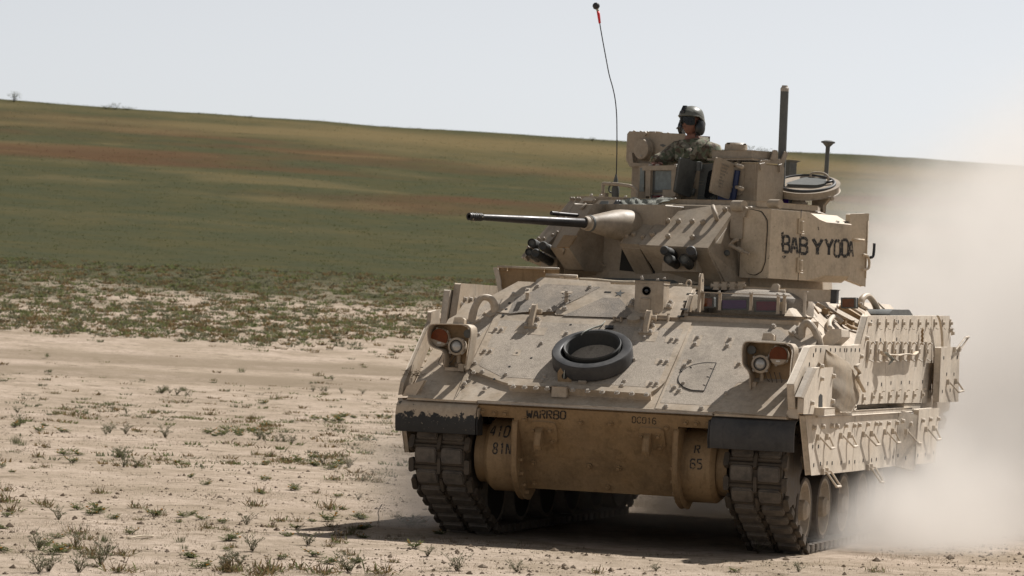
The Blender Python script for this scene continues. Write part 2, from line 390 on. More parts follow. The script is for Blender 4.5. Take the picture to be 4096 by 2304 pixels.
def veg_amount(x, y):
    r, ph = polar(x, y)
    f1 = fbm(x, y, 7, 4, 51); f2 = fbm(x, y, 1.9, 3, 52); f3 = fbm(x, y, 30, 3, 53)
    base = sstep(92, 128, r+(f3-.5)*26)                       # solid sward on the slope
    sparse = .8*sstep(.46, .70, f1*.6+f2*.4+.16*sstep(82, 88, r)-.14*sstep(66, 72, r)*sstep(87, 82, r))
    near = sstep(.52, .72, f1*.35+f2*.65)*.4
    k_ = sstep(56, 72, r); v = near*(1-k_)+sparse*k_
    holes = sstep(.62, .74, fbm(x, y, 16, 3, 57))*sstep(.42, .6, f2)*.7*sstep(122, 108, r)
    return np.clip(np.maximum(v, base*(1-holes)), 0, 1)
inner = np.radians(np.linspace(-9.2, 9.2, 470)); outer = np.radians(np.array([-85, -70, -55, -42, -32, -24, -18, -14, -11.5, -10]))
PHS = np.concatenate([outer, inner, -outer[::-1]])
RS = np.concatenate([np.linspace(1.5, 21.5, 24), np.arange(22, 37, .06)])
rr = 37.0; tail = []
while rr < 1500: tail.append(rr); rr *= 1.0105 if rr < 300 else 1.05
RS = np.concatenate([RS, tail])
PP_, RR_ = np.meshgrid(PHS, RS)
TX = CAM.x+RR_*np.sin(YAW+PP_); TY = CAM.y+RR_*np.cos(YAW+PP_); TZ = height(TX, TY)
nr, nc = TX.shape
me = bpy.data.meshes.new('ground')
vv = np.stack([TX, TY, TZ], -1).reshape(-1, 3)
idx = np.arange(nr*nc).reshape(nr, nc)
fc = np.stack([idx[:-1, :-1], idx[:-1, 1:], idx[1:, 1:], idx[1:, :-1]], -1).reshape(-1, 4)
me.vertices.add(len(vv)); me.vertices.foreach_set('co', vv.ravel().astype(np.float32))
me.loops.add(fc.size); me.loops.foreach_set('vertex_index', fc.ravel().astype(np.int32))
me.polygons.add(len(fc)); me.polygons.foreach_set('loop_start', np.arange(0, fc.size, 4, dtype=np.int32)); me.polygons.foreach_set('loop_total', np.full(len(fc), 4, np.int32))
me.update(calc_edges=True)
me.polygons.foreach_set('use_smooth', np.ones(len(fc), bool))
veg = veg_amount(TX, TY); RRr, PHr = polar(TX, TY)
# plant cover of the slope in bands: red-brown sorrel, straw-coloured grass, green
red, straw = bands(TX, TY)
rut = sum(np.exp(-((RRr+(fbm(TX, TY, 40, 2, 41)-.5)*9-r0)/.9)**2) for r0 in (74, 76, 79.5, 81.5))*(.3+fbm(TX, TY, 3, 3, 43))*1.5+.8*sstep(.60, .72, fbm(TX, TY*1.0, 4.5, 4, 47))*sstep(70, 45, RRr)
ca = me.color_attributes.new('cover', 'FLOAT_COLOR', 'POINT')
ca.data.foreach_set('color', np.stack([veg*(.3+.7*sstep(88, 112, RRr)), red, straw, np.clip(rut, 0, 1)], -1).reshape(-1).astype(np.float32))
m, n, b = newmat('steppe_ground'); b.inputs['Roughness'].default_value = 1.0; b.inputs['Specular IOR Level'].default_value = 0
at = n.nodes.new('ShaderNodeVertexColor'); at.layer_name = 'cover'; sp = n.nodes.new('ShaderNodeSeparateColor'); n.links.new(at.outputs[0], sp.inputs[0])
tA = noise(n, .35, 5, .6); tB = noise(n, 3.2, 6, .7); tC = noise(n, 22, 5, .7); tD = noise(n, 70, 3, .6)
soil = mix(n, ramp(n, tA.outputs[0], [(.36, 0), (.62, 1)]).outputs[0], (.47, .38, .31), (.40, .325, .255))
soil = mix(n, ramp(n, tB.outputs[0], [(.44, 0), (.66, .8)]).outputs[0], soil, (.29, .235, .18))
soil = mix(n, ramp(n, tC.outputs[0], [(.62, 0), (.73, .7)]).outputs[0], soil, (.15, .118, .085))
soil = mix(n, ramp(n, tD.outputs[0], [(.3, .6), (.55, 0)]).outputs[0], soil, (.31, .255, .195))
tF = noise(n, .75, 8, .72); soil = mix(n, ramp(n, tF.outputs[0], [(.44, 0), (.63, .85)]).outputs[0], soil, (.255, .205, .15))
tG = noise(n, 1.9, 8, .75); soil = mix(n, ramp(n, tG.outputs[0], [(.55, 0), (.64, .8)]).outputs[0], soil, (.17, .135, .095))
tE = noise(n, 9, 6, .75); soil = mix(n, ramp(n, tE.outputs[0], [(.52, 0), (.64, .7)]).outputs[0], soil, (.20, .16, .115))
soil = mix(n, mth(n, 'MULTIPLY', at.outputs[1], .85), soil, (.215, .172, .125))
gr = mix(n, ramp(n, tB.outputs[0], [(.35, 0), (.65, 1)]).outputs[0], (.040, .047, .025), (.058, .060, .035))
gr = mix(n, ramp(n, tA.outputs[0], [(.4, 0), (.7, .6)]).outputs[0], gr, (.078, .066, .03))
gr = mix(n, mth(n, 'MULTIPLY', sp.outputs[1], .68), gr, (.088, .044, .026))
gr = mix(n, mth(n, 'MULTIPLY', sp.outputs[2], .66), gr, (.165, .122, .062))
hard = ramp(n, mth(n, 'ADD', sp.outputs[0], mth(n, 'MULTIPLY', mth(n, 'SUBTRACT', tC.outputs[0], .5), .9)), [(.40, 0), (.80, .97)])
n.links.new(mix(n, hard.outputs[0], soil, gr), b.inputs['Base Color'])
hh = mth(n, 'ADD', mth(n, 'MULTIPLY', tC.outputs[0], .6), mth(n, 'MULTIPLY', tD.outputs[0], .4)); bump(n, b, hh, .9, .03)
me.materials.append(MATS['steppe_ground'])
ground = link('ground', me); tag(ground, kind='structure')
def gz(x, y): return float(height(np.array([x]), np.array([y]))[0])
def on_ground(p):
    """where the sight line through a photo pixel meets the ground"""
    d = ray(p); d = d/math.hypot(d.x, d.y)
    r0 = 10.0
    rs = np.concatenate([np.arange(12, 120, .05), np.arange(120, 300, .25)])
    zz_ = CAM.z+d.z*rs; hh = height(CAM.x+d.x*rs, CAM.y+d.y*rs)
    k = np.argmax(hh >= zz_)
    return V((CAM.x+d.x*rs[k], CAM.y+d.y*rs[k], float(hh[k])))
# ---- scattered cover: short tufts and pebbles, as merged meshes
def leafmat(name, c1, c2, trans=.25):
    m, n, b = newmat(name); b.inputs['Roughness'].default_value = .8; b.inputs['Specular IOR Level'].default_value = .2
    t = noise(n, 4.0, 4, .6); c = mix(n, ramp(n, t.outputs[0], [(.35, 0), (.65, 1)]).outputs[0], c1, c2); n.links.new(c, b.inputs['Base Color'])
    tr = n.nodes.new('ShaderNodeBsdfTranslucent'); n.links.new(c, tr.inputs[0]); ms_ = n.nodes.new('ShaderNodeMixShader'); ms_.inputs[0].default_value = .5
    n.links.new(b.outputs[0], ms_.inputs[1]); n.links.new(tr.outputs[0], ms_.inputs[2]); n.links.new(ms_.outputs[0], n.nodes['Material Output'].inputs['Surface'])
    return m
leafmat('sward_green', (.050, .058, .019), (.07, .074, .028)); leafmat('leaf_green', (.10, .115, .045), (.14, .145, .062)); leafmat('leaf_grey', (.105, .105, .062), (.15, .145, .09))
leafmat('leaf_dry', (.17, .118, .055), (.115, .08, .042)); leafmat('flower_orange', (.42, .20, .03), (.33, .16, .04)); leafmat('stem_dark', (.055, .042, .028), (.09, .07, .045))
leafmat('leaf_straw', (.24, .175, .085), (.19, .135, .065)); leafmat('leaf_rust', (.10, .052, .032), (.075, .042, .027)); leafmat('pebble', (.33, .26, .19), (.22, .17, .125))
def scatter_blades(name, X, Y, H, spread, nb, mats, mi, lean=.6, wid=.12, seed=1):
    g = np.random.default_rng(seed); N = len(X); Z = height(X, Y)
    Xr = np.repeat(X, nb); Yr = np.repeat(Y, nb); Zr = np.repeat(Z, nb); Hr = np.repeat(H, nb)*g.uniform(.5, 1.1, N*nb); Sr = np.repeat(spread, nb)
    a = g.uniform(0, 2*np.pi, N*nb); q = np.sqrt(g.uniform(0, 1, N*nb))*Sr
    bx = Xr+np.cos(a)*q; by = Yr+np.sin(a)*q; a2 = a+g.normal(0, .8, N*nb); ln = g.uniform(.1, 1.0, N*nb)*lean*Hr
    wv = Hr*wid*g.uniform(.6, 1.4, N*nb); c = g.uniform(0, 2*np.pi, N*nb)
    p0 = np.stack([bx-np.cos(c)*wv, by-np.sin(c)*wv, Zr-.01], -1); p1 = np.stack([bx+np.cos(c)*wv, by+np.sin(c)*wv, Zr-.01], -1)
    p2 = np.stack([bx+np.cos(a2)*ln, by+np.sin(a2)*ln, Zr+Hr], -1)
    vs_ = np.stack([p0, p1, p2], 1).reshape(-1, 3); fs = np.arange(len(vs_)).reshape(-1, 3)
    me = bpy.data.meshes.new(name); me.vertices.add(len(vs_)); me.vertices.foreach_set('co', vs_.ravel().astype(np.float32))
    me.loops.add(fs.size); me.loops.foreach_set('vertex_index', fs.ravel().astype(np.int32)); me.polygons.add(len(fs))
    me.polygons.foreach_set('loop_start', np.arange(0, fs.size, 3, dtype=np.int32)); me.polygons.foreach_set('loop_total', np.full(len(fs), 3, np.int32))
    for k in mats: me.materials.append(MATS[k])
    me.update(calc_edges=True); me.polygons.foreach_set('material_index', np.repeat(mi, nb).astype(np.int32)); me.update()
    return me
def sample(N, r0, r1, seed, keep, half=9.0, power=1.0):
    g = np.random.default_rng(seed); r = r0*(r1/r0)**(g.uniform(0, 1, N)**power); ph = np.radians(g.uniform(-half, half, N))
    x = CAM.x+r*np.sin(YAW+ph); y = CAM.y+r*np.cos(YAW+ph); k = g.uniform(0, 1, N) < keep(x, y)
    clear = ~((np.abs(x) < 1.9) & (y > .2) & (y < 6.6))
    return x[k & clear], y[k & clear], r[k & clear], g
# far sward
x, y, r, g = sample(14000, 100, CREST+1, 21, lambda x, y: .15+.85*veg_amount(x, y), power=.75)
rd, st = bands(x, y)
u_ = g.uniform(0, 1, len(x)); mi = np.where(u_ < rd*.6, 2, np.where(u_ > 1-st*.7, 1, np.where(g.uniform(0, 1, len(x)) < .06, 3, 0)))
me = scatter_blades('steppe_grass', x, y, g.uniform(.02, .05, len(x)), g.uniform(.2, .6, len(x)), 6, ['sward_green', 'leaf_straw', 'leaf_rust', 'leaf_grey'], mi, seed=3, wid=.6, lean=3.0)
tag(link('steppe_grass', me), 'green and straw coloured grass covering the rising slope', 'grass', kind='stuff')
# middle distance clumps
x, y, r, g = sample(46000, 40, 124, 22, lambda x, y: (.07+.85*veg_amount(x, y)**1.2)*(.35+.65*sstep(50, 80, polar(x, y)[0]))*(1-.85*sstep(69, 73, polar(x, y)[0])*sstep(87, 82, polar(x, y)[0])))
mi = np.where(g.uniform(0, 1, len(x)) < .36, 1, np.where(g.uniform(0, 1, len(x)) < .5, 2, 0))
me = scatter_blades('steppe_weeds', x, y, g.uniform(.02, .06, len(x))*(1+.9*sstep(80, 88, r)), g.uniform(.05, .20, len(x)), 18, ['leaf_green', 'leaf_dry', 'leaf_grey'], mi, seed=4, wid=.32, lean=2.0)
tag(link('steppe_weeds', me), 'scattered low weeds dotting the sandy flat before the slope', 'weeds', kind='stuff')
# near wisps of dry grass and litter
x, y, r, g = sample(30000, 21, 70, 23, lambda x, y: .06+.9*sstep(.45, .65, fbm(x, y, 1.3, 3, 81)*.6+fbm(x, y, 6, 3, 82)*.4))
mi = np.where(g.uniform(0, 1, len(x)) < .6, 1, np.where(g.uniform(0, 1, len(x)) < .6, 2, 0))
me = scatter_blades('dry_grass', x, y, g.uniform(.008, .04, len(x)), g.uniform(.02, .10, len(x)), 9, ['leaf_green', 'leaf_dry', 'leaf_grey'], mi, lean=1.6, seed=5, wid=.05)
tag(link('dry_grass', me), 'tiny dry grass wisps and plant litter on the bare dirt', 'grass', kind='stuff')
# pebbles and clods
x, y, r, g = sample(30000, 21, 60, 24, lambda x, y: .25+.6*sstep(.5, .7, fbm(x, y, 1.5, 3, 71)))
z = height(x, y); s = np.exp(g.normal(math.log(.007), .55, len(x))); s = np.clip(s, .003, .035)
oct_ = np.array([(1, 0, 0), (0, 1, 0), (-1, 0, 0), (0, -1, 0), (0, 0, .7), (0, 0, -.7)], float)
of = np.array([(0, 1, 4), (1, 2, 4), (2, 3, 4), (3, 0, 4), (1, 0, 5), (2, 1, 5), (3, 2, 5), (0, 3, 5)])
P = (oct_[None]*(1+g.uniform(-.35, .35, (len(x), 6, 1)))*s[:, None, None]); an = g.uniform(0, 6.28, len(x)); ca_, sa_ = np.cos(an)[:, None], np.sin(an)[:, None]
P = np.stack([P[..., 0]*ca_-P[..., 1]*sa_, P[..., 0]*sa_+P[..., 1]*ca_, P[..., 2]], -1)+np.stack([x, y, z+s*.2], -1)[:, None]
Fp = (of[None]+np.arange(len(x))[:, None, None]*6).reshape(-1, 3)
me = bpy.data.meshes.new('gravel'); me.from_pydata(P.reshape(-1, 3).tolist(), [], Fp.tolist()); me.materials.append(MATS['pebble'])
tag(link('gravel', me), 'small stones and soil clods strewn over the dirt', 'gravel', kind='stuff')

# ================================================================== the armoured vehicle
VEH = empty('infantry_fighting_vehicle')
tag(VEH, 'dusty tan tracked armoured fighting vehicle driving with its turret turned aside', 'armoured vehicle')
G = PL((0, .02, 1.15), (0, -.67, 1)); GN = G[1]
def GO(d): return (G[0]+GN*d, GN)
NP = PL((0, 0, 1.13), (0, -.648, -.374)); NN = NP[1]
def npt(x, z): return V((x, (1.13-z)*.374/.648, z))
# ---- hull bodies
bm = bmesh.new()
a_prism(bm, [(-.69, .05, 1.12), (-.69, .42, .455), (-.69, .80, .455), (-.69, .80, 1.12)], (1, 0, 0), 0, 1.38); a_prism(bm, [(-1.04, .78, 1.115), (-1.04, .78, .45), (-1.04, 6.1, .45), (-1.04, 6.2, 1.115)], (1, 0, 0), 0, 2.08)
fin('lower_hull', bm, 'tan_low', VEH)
bm = bmesh.new()
def loft(bm, secs):
    rg = [[bm.verts.new(p) for p in q] for q in secs]
    for A, B in zip(rg, rg[1:]):
        for k in range(len(A)): bm.faces.new((A[k], A[(k+1) % len(A)], B[(k+1) % len(A)], B[k]))
    bm.faces.new(rg[0]); bm.faces.new(rg[-1])
prof_y = [(.06, 1.155, 1.6, 1.15), (.95, 1.745, 1.52, 1.67), (1.50, 2.10, 1.16, 1.70), (2.2, 2.13, 1.14, 1.72), (6.2, 2.13, 1.14, 1.72)]
loft(bm, [[(-1.6, y, 1.12), (.42, y, 1.12), (.42, y, zt), (-tw_, y, zt), (-1.6, y, zs)] for y, zt, tw_, zs in prof_y])
loft(bm, [[(.42, y, 1.12), (1.6, y, 1.12), (1.6, y, zs), (tw_, y, zt), (.42, y, zt)] for y, zt, tw_, zs in ((.06, 1.155, 1.6, 1.15), (.95, 1.745, 1.52, 1.67), (1.14, 1.865, 1.42, 1.685))])
a_box(bm, (.82, 1.545, 1.46), (.80, .81, .68))                          # floor of the driver's well
loft(bm, [[(1.22, y, 1.12), (1.6, y, 1.12), (1.6, y, zs), (tw_, y, zt), (1.22, y, zi)] for y, zs, tw_, zt, zi in ((1.14, 1.685, 1.42, 1.865, 1.865), (1.5, 1.70, 1.26, 2.01, 2.02), (1.95, 1.715, 1.24, 2.04, 2.05))])
loft(bm, [[(.42, y, 1.12), (1.6, y, 1.12), (1.6, y, 1.72), (1.14, y, 2.13), (.42, y, 2.13)] for y in (1.95, 6.2)])
fin('upper_hull', bm, 'tan_paint', VEH, bev=.008)
# ---- nose
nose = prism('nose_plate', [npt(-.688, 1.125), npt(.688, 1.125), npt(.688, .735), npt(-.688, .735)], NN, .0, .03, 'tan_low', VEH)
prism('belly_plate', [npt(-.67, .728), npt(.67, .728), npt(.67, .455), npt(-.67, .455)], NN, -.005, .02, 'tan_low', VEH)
for s in (-1, 1):
    e = prism('nose_side_plate', [npt(s*.695, 1.125), npt(s*.985, 1.125), npt(s*.985, 1.04), npt(s*.695, 1.04)], NN, .0, .03, 'tan_low', VEH)
    for x in (.76, .85, .95): place('bolt', LOWBOLT, npt(s*x, 1.075+.008*(x > .9))+NN*.03, NN, e, 1.25)
box('nose_lip', (0, -.005, 1.142), (1.975, .07, .026), 'pale_metal', VEH, bev=.006)
for p in [(1095, 235), (1540, 258), (1775, 270), (2220, 300), (1165, 580), (1607, 608), (1838, 622), (1170, 742), (1752, 775)]:
    place('bolt', LOWBOLT, onp(z3(*p), NP)+NN*.03, NN, nose, 1.2)
lettering('lettering', 'WARRBO', (NP[0]+NN*.03, NN), z3, (1105, 180), (1412, 186), (1103, 243), nose, gap=1.3, wd=1.15)
lettering('lettering', 'DC016', (NP[0]+NN*.03, NN), z3, (1942, 230), (2130, 242), (1940, 278), nose, wd=.95)
for a, b_, c, d_ in ((1140, 262, 1350, 425), (1995, 310, 2205, 475)):
    pts = rnd(Q((NP[0]+NN*.03, NN), z3, [(a+10, b_), (c-20, b_+12), (c, d_), (a, d_-14)]), .035)
    bm = bmesh.new(); a_prism(bm, pts, NN, 0, .022)
    q = onp(z3((a+c)/2-18, b_+60), NP); xs = .028
    prof = [(q+NN*.05+V((0, 0, .05))), (q+NN*.13+V((0, 0, .03))), (q+NN*.15+V((0, 0, -.06))), (q+NN*.12+V((0, 0, -.12))), (q+NN*.05+V((0, 0, -.10)))]
    a_prism(bm, prof, (1, 0, 0), -xs, xs); br = fin('tow_bracket', bm, 'tan_low', VEH, bev=.007)
    for fx, fy in ((.15, .28), (.78, .30), (.86, .84)):
        place('bolt', LOWBOLT, onp(z3(a+(c-a)*fx, b_+(d_-b_)*fy), NP)+NN*.052, NN, br, 1.15)
# ---- final drives
for s in (-1, 1):
    c = V((0, .43, .71))
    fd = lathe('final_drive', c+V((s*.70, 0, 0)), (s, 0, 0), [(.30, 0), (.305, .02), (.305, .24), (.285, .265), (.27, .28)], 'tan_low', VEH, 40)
    cyl('drive_collar', c+V((s*.97, 0, 0)), c+V((s*1.07, 0, 0)), .24, 'tan_low', VEH, seg=32)
    arc = [V((0, .43+.40*math.cos(t), .71+.36*math.sin(t))) for t in [R(q) for q in range(180, 285, 12)]]
    pts = [V((0, .02, .98)), V((0, .04, 1.005)), V((0, .09, 1.01)), V((0, .2, .98)), V((0, .5, .9))][::-1]
    fl = prism('flange_plate', pts+arc+[V((0, .6, .42))], (1, 0, 0), s*.655, s*.703, 'tan_low', VEH, bev=.008)
    for t in (185, 205, 226, 246): place('bolt', LOWBOLT, V((s*.655, .47+.37*math.cos(R(t)), .71+.33*math.sin(R(t)))), (-s, 0, 0), fl, 1.3)
def drum(name, text, s, xa, xb, zt, zb, mat='stencil'):
    # lettering wrapped on the round drive housing
    c = V((0, .43, .71)); bm = bmesh.new(); W = len(text)*5.1-1.6
    def pt(x, y):
        X = xa+(xb-xa)*x/W; Z = zb+(zt-zb)*y/6; a = math.asin(max(-1, min(1, (Z-.71)/.3075))); return V((X, .43-.3075*math.cos(a), Z))
    for i, ch in enumerate(text):
        for st in GL[ch]:
            L = []; Rr = []
            dense = [V(st[0])]
            for k in range(len(st)-1):
                for q in range(1, 4): dense.append(V(st[k]).lerp(V(st[k+1]), q/3))
            for k, p in enumerate(dense):
                d = ((p-dense[k-1]).normalized() if k else V((0, 0)))+((dense[k+1]-p).normalized() if k < len(dense)-1 else V((0, 0)))
                d.normalize(); nn = V((-d.y, d.x))*.5
                L.append(bm.verts.new(pt(i*5.1+p.x+nn.x, p.y+nn.y))); Rr.append(bm.verts.new(pt(i*5.1+p.x-nn.x, p.y-nn.y)))
            for k in range(len(L)-1): bm.faces.new((L[k], L[k+1], Rr[k+1], Rr[k]))
    fin(name, bm, mat, VEH)
drum('lettering', '41D', -1, -.935, -.775, .945, .86); drum('lettering', '81N', -1, -.89, -.735, .805, .72)
drum('lettering', 'R', 1, .81, .85, .875, .815, 'stencil'); drum('lettering', '65', 1, .785, .88, .765, .69, 'stencil')
# ---- glacis plates
prism('glacis_plate', [V((x, y, 1.15+.67*(y-.02))) for x, y in ((-1.6, .0), (1.6, .0), (1.6, .98), (1.42, 1.13), (.41, 1.13), (.41, 1.50), (-1.16, 1.50), (-1.6, .98))], GN, -.02, .012, 'tan_paint', VEH)
hatch = prism('engine_hatch', rnd(Q(GO(.012), z1, [(650, 868), (866, 425), (2412, 500), (2190, 985), (2085, 1052), (980, 990)]), [.06, .005, .005, .10, .03, .12], 5), GN, 0, .028, 'tan_paint', VEH, bev=.006)
prism('antislip_patch', rnd(Q(GO(.04), z1, [(722, 815), (890, 455), (2345, 528), (2135, 975), (2060, 990), (900, 905)]), .02), GN, -.002, .0015, 'tan_nonskid', hatch, bev=0)
for pts in ([(820, 505), (950, 510), (925, 560), (800, 552)], [(745, 672), (850, 680), (830, 728), (728, 720)], [(2210, 585), (2330, 592), (2305, 640), (2195, 632)], [(2130, 760), (2250, 765), (2230, 812), (2115, 806)], [(2050, 935), (2165, 940), (2145, 985), (2040, 980)],
            [(1030, 500), (1270, 520), (1240, 580), (1005, 560)], [(1960, 545), (2150, 555), (2120, 630), (1930, 618)], [(1015, 690), (1062, 697), (1040, 742), (990, 735)], [(1385, 540), (1460, 545), (1445, 585), (1365, 580)]):
    prism('bare_patch', Q(GO(.04), z1, pts), GN, 0, .003, 'tan_paint', hatch, bev=0)
bolts(GO(.041), z1, [(860, 532), (903, 535), (770, 702), (815, 705), (692, 800), (683, 875), (752, 865), (1417, 564), (1220, 642), (937, 889), (1247, 907), (1230, 939), (2252, 612), (2295, 614), (2170, 784), (2214, 787), (2090, 959), (2134, 960), (1876, 943), (1858, 977), (1955, 772), (1108, 547), (2040, 599)], hatch)
for p in ((1452, 493), (1025, 718), (967, 825), (845, 923), (1140, 757)):
    q = onp(z1(*p), GO(.042)); cyl('bolt_hole', q-GN*.004, q+GN*.0018, .011, 'dark_gap', hatch, seg=12)
lp = prism('left_corner_plate', Q(GO(.012), z1, [(545, 1068), (640, 915), (655, 880), (866, 425), (940, 280), (790, 300), (600, 345), (500, 500), (620, 500), (640, 860), (615, 900)]), GN, 0, .012, 'tan_paint', VEH)
prism('antislip_patch', Q(GO(.024), z1, [(665, 840), (690, 640), (850, 440), (930, 290), (800, 310), (690, 400), (720, 480), (640, 530)]), GN, -.001, .0015, 'tan_nonskid', lp, bev=0)
bolts(GO(.024), z1, [(722, 574), (612, 962), (770, 1000), (850, 325)], lp)
rp = prism('right_glacis_panel', rnd(Q(GO(.012), z2, [(45, 1168), (335, 495), (1040, 528), (1245, 680), (1115, 970), (1080, 1238), (520, 1190), (500, 1200)]), .004, 2), GN, 0, .016, 'tan_paint', VEH)
prism('antislip_patch', rnd(Q(GO(.028), z2, [(80, 1112), (350, 502), (1030, 530), (1200, 690), (1110, 945), (700, 950), (520, 1130), (390, 1130)]), .015), GN, -.002, .0015, 'tan_nonskid', rp, bev=0)
for pts in ([(340, 575), (420, 578), (385, 668), (325, 662)], [(600, 590), (675, 592), (640, 680), (580, 675)], [(262, 772), (350, 765), (310, 840), (245, 832)], [(160, 965), (255, 970), (250, 1040), (180, 1035)], [(670, 785), (740, 785), (725, 830), (665, 828)]):
    prism('bare_patch', Q(GO(.028), z2, pts), GN, 0, .003, 'tan_paint', rp, bev=0)
bolts(GO(.029), z2, [(377, 596), (355, 650), (634, 610), (612, 663), (318, 783), (275, 820), (707, 806), (265, 960), (195, 993), (230, 1018), (603, 1043), (125, 1143), (407, 1158), (1188, 693)], rp, scale=1.1)
dcov = rnd(Q(GO(.029), z2, [(525, 800), (440, 797), (335, 815), (250, 862), (217, 930), (250, 985), (330, 1016), (428, 1021)]), [.004, .02, .05, .05, .05, .05, .03, .004])
prism('drain_cover', dcov, GN, -.001, .006, 'tan_nonskid', rp, bev=.002); tube('cover_gap', [p+GN*.004 for p in dcov], .0045, 'dark_gap', rp, 6, closed=True)
for a, b_ in (((498, 845), (478, 842)), ((470, 910), (450, 906)), ((440, 975), (420, 970)), ((318, 826), (330, 838)), ((240, 855), (255, 868))):
    tube('cover_tab', [onp(z2(*a), GO(.034)), onp(z2(*b_), GO(.034))], .005, 'dark_gap', rp, 5)
# seams between plates, as narrow dark gaps
tube('seam', Q(GO(.02), z2, [(48, 1165), (330, 505)]), .006, 'dark_gap', VEH, 6)
tube('seam', Q(GO(.02), z1, [(545, 1065), (640, 900)]), .004, 'dark_gap', VEH, 6)
# retaining bars with bolts along the hatch foot
for o0, bs in (([(970, 986), (1297, 1002), (1292, 1024), (966, 1008)], [(997, 990), (1087, 994), (1177, 999), (1267, 1004)]), ([(1437, 1013), (2092, 1056), (2088, 1080), (1434, 1036)], [(1468, 1016), (1586, 1024), (1703, 1031), (1819, 1038), (1937, 1046), (2054, 1053)])):
    pl = GO(.028); br = prism('retaining_bar', Q(pl, z1, o0), GN, -.02, .052, 'tan_paint', VEH, bev=.006)
    bolts(GO(.08), z1, [(x, y-1) for x, y in bs], br, scale=1.1)
bm = bmesh.new(); q = onp(z1(1365, 1050), GO(.03))
for dx, dy in ((-.062, 0), (.062, 0)): a_box(bm, q+V((dx, .03, .03)), (.01, .10, .085))
a_box(bm, q+V((0, -.02, .025)), (.125, .012, .085)); a_tube(bm, [q+V((-.05, .04, .055)), q+V((.05, .04, .06))], .012, 8); fin('hatch_latch', bm, 'tan_paint', VEH, bev=.004)
# hatch hinges
for bx, by in ((1150, 490), (2058, 540)):
    q = onp(z1(bx, by), GO(.04)); U = V((0, .831, .557)); bm = bmesh.new()
    a_box(bm, q+GN*.012, (.115, .13, .022), (V((1, 0, 0)), U, GN)); a_prism(bm, [q-U*.06+GN*.02, q+U*.05+GN*.02, q+U*.13+GN*.06, q+U*.14+GN*.11, q+U*.11+GN*.125, q-U*.02+GN*.07], (1, 0, 0), -.020, .020)
    a_cyl(bm, q+U*.11+GN*.06+V((-.05, 0, 0)), q+U*.11+GN*.06+V((.06, 0, 0)), .022, seg=12)
    h = fin('hatch_hinge', bm, 'tan_paint', VEH, bev=.006, seg=2)
    for dx, dy in ((-.042, -.045), (.042, -.045), (-.042, .045), (.042, .045)): place('bolt', BOLT, q+GN*.023+V((dx, 0, 0))+U*dy, GN, h, .95)
# upper plates
up = prism('upper_left_plate', rnd(Q(GO(.012), zD, [(600, 905), (752, 590), (800, 548), (1020, 488), (1245, 440), (1290, 352), (1360, 318), (2535, 402), (2540, 430), (1600, 850), (1580, 885), (1400, 890), (1360, 862), (1060, 865), (905, 900), (895, 928)]), .008, 2), GN, 0, .035, 'tan_paint', VEH, bev=.005)
prism('antislip_patch', rnd(Q(GO(.047), zD, [(780, 880), (900, 610), (1270, 470), (1400, 365), (2380, 420), (1640, 790), (1560, 850), (1120, 845)]), .02), GN, -.002, .0015, 'grey_nonskid', up, bev=0)
bolts(GO(.048), zD, [(875, 550), (1285, 410), (2183, 425), (1493, 818)], up, scale=1.05)
for p in ((805, 697), (750, 800), (697, 903)):
    q = onp(zD(*p), GO(.047)); cyl('bolt_hole', q-GN*.004, q+GN*.002, .013, 'dark_gap', up, seg=12)
tp = prism('star_plate', rnd(Q(GO(.012), z5, [(988, 1380), (1005, 1338), (1500, 1102), (2265, 1128), (2140, 1408)]), .01, 2), GN, 0, .035, 'tan_paint', VEH, bev=.005)
prism('antislip_patch', Q(GO(.047), z5, [(1055, 1362), (1425, 1197), (1582, 1197), (1705, 1330), (1640, 1383)]), GN, -.002, .0015, 'grey_nonskid', tp, bev=0)
c = onp(z5(1585, 1153), GO(.0485)); U = V((0, .831, .557)); st = []
for k in range(10):
    a = R(90+36*k); r_ = .046 if k % 2 == 0 else .018; st.append(c+V((math.cos(a)*r_, 0, 0))+U*math.sin(a)*r_*1.25)
prism('star_marking', st, GN, 0, .0012, 'olive_grey', tp, bev=0)
for x, y in ((2245, 1160), (2215, 1230), (2190, 1300), (2160, 1368), (1475, 1142)):
    q = onp(z5(x, y), GO(.0475)); box('slot', q, (.06, .02, .004), 'dark_gap', tp, (V((1, 0, 0)), U, GN), bev=0)
bolts(GO(.048), z5, [(1072, 1300)], tp, scale=1.2)
for q0, q1, w2, sk in (((1110, 625), (1105, 480), (.038, .10), .2), ((1778, 668), (1765, 510), (.11, .036), -.3)):
    a = onp(zD(*q0), GO(.047)); b_ = V((a.x, a.y, a.z)); top = onp(zD(*q1), PY(a.y)); bm = bmesh.new(); a_cyl(bm, a-V((0, 0, .02)), V((a.x, a.y, top.z)), .016, seg=10)
    ax = (V((math.cos(sk), math.sin(sk), 0)), V((-math.sin(sk), math.cos(sk), .45)).normalized()); a_box(bm, V((a.x, a.y, top.z)), (w2[0], w2[1], .006), (ax[0], ax[1], ax[0].cross(ax[1])))
    p_ = fin('support_post', bm, 'tan_paint', VEH); place('bolt', BOLT, V((a.x, a.y, top.z)), ax[0].cross(ax[1]), p_, .9)
a = onp(zD(1778, 668), GO(.05)); tube('lashing_wire', [a+V((.04*math.cos(t*.7), .03*math.sin(t*.7), .01+.004*t)) for t in range(16)], .003, 'wire', VEH, 5)
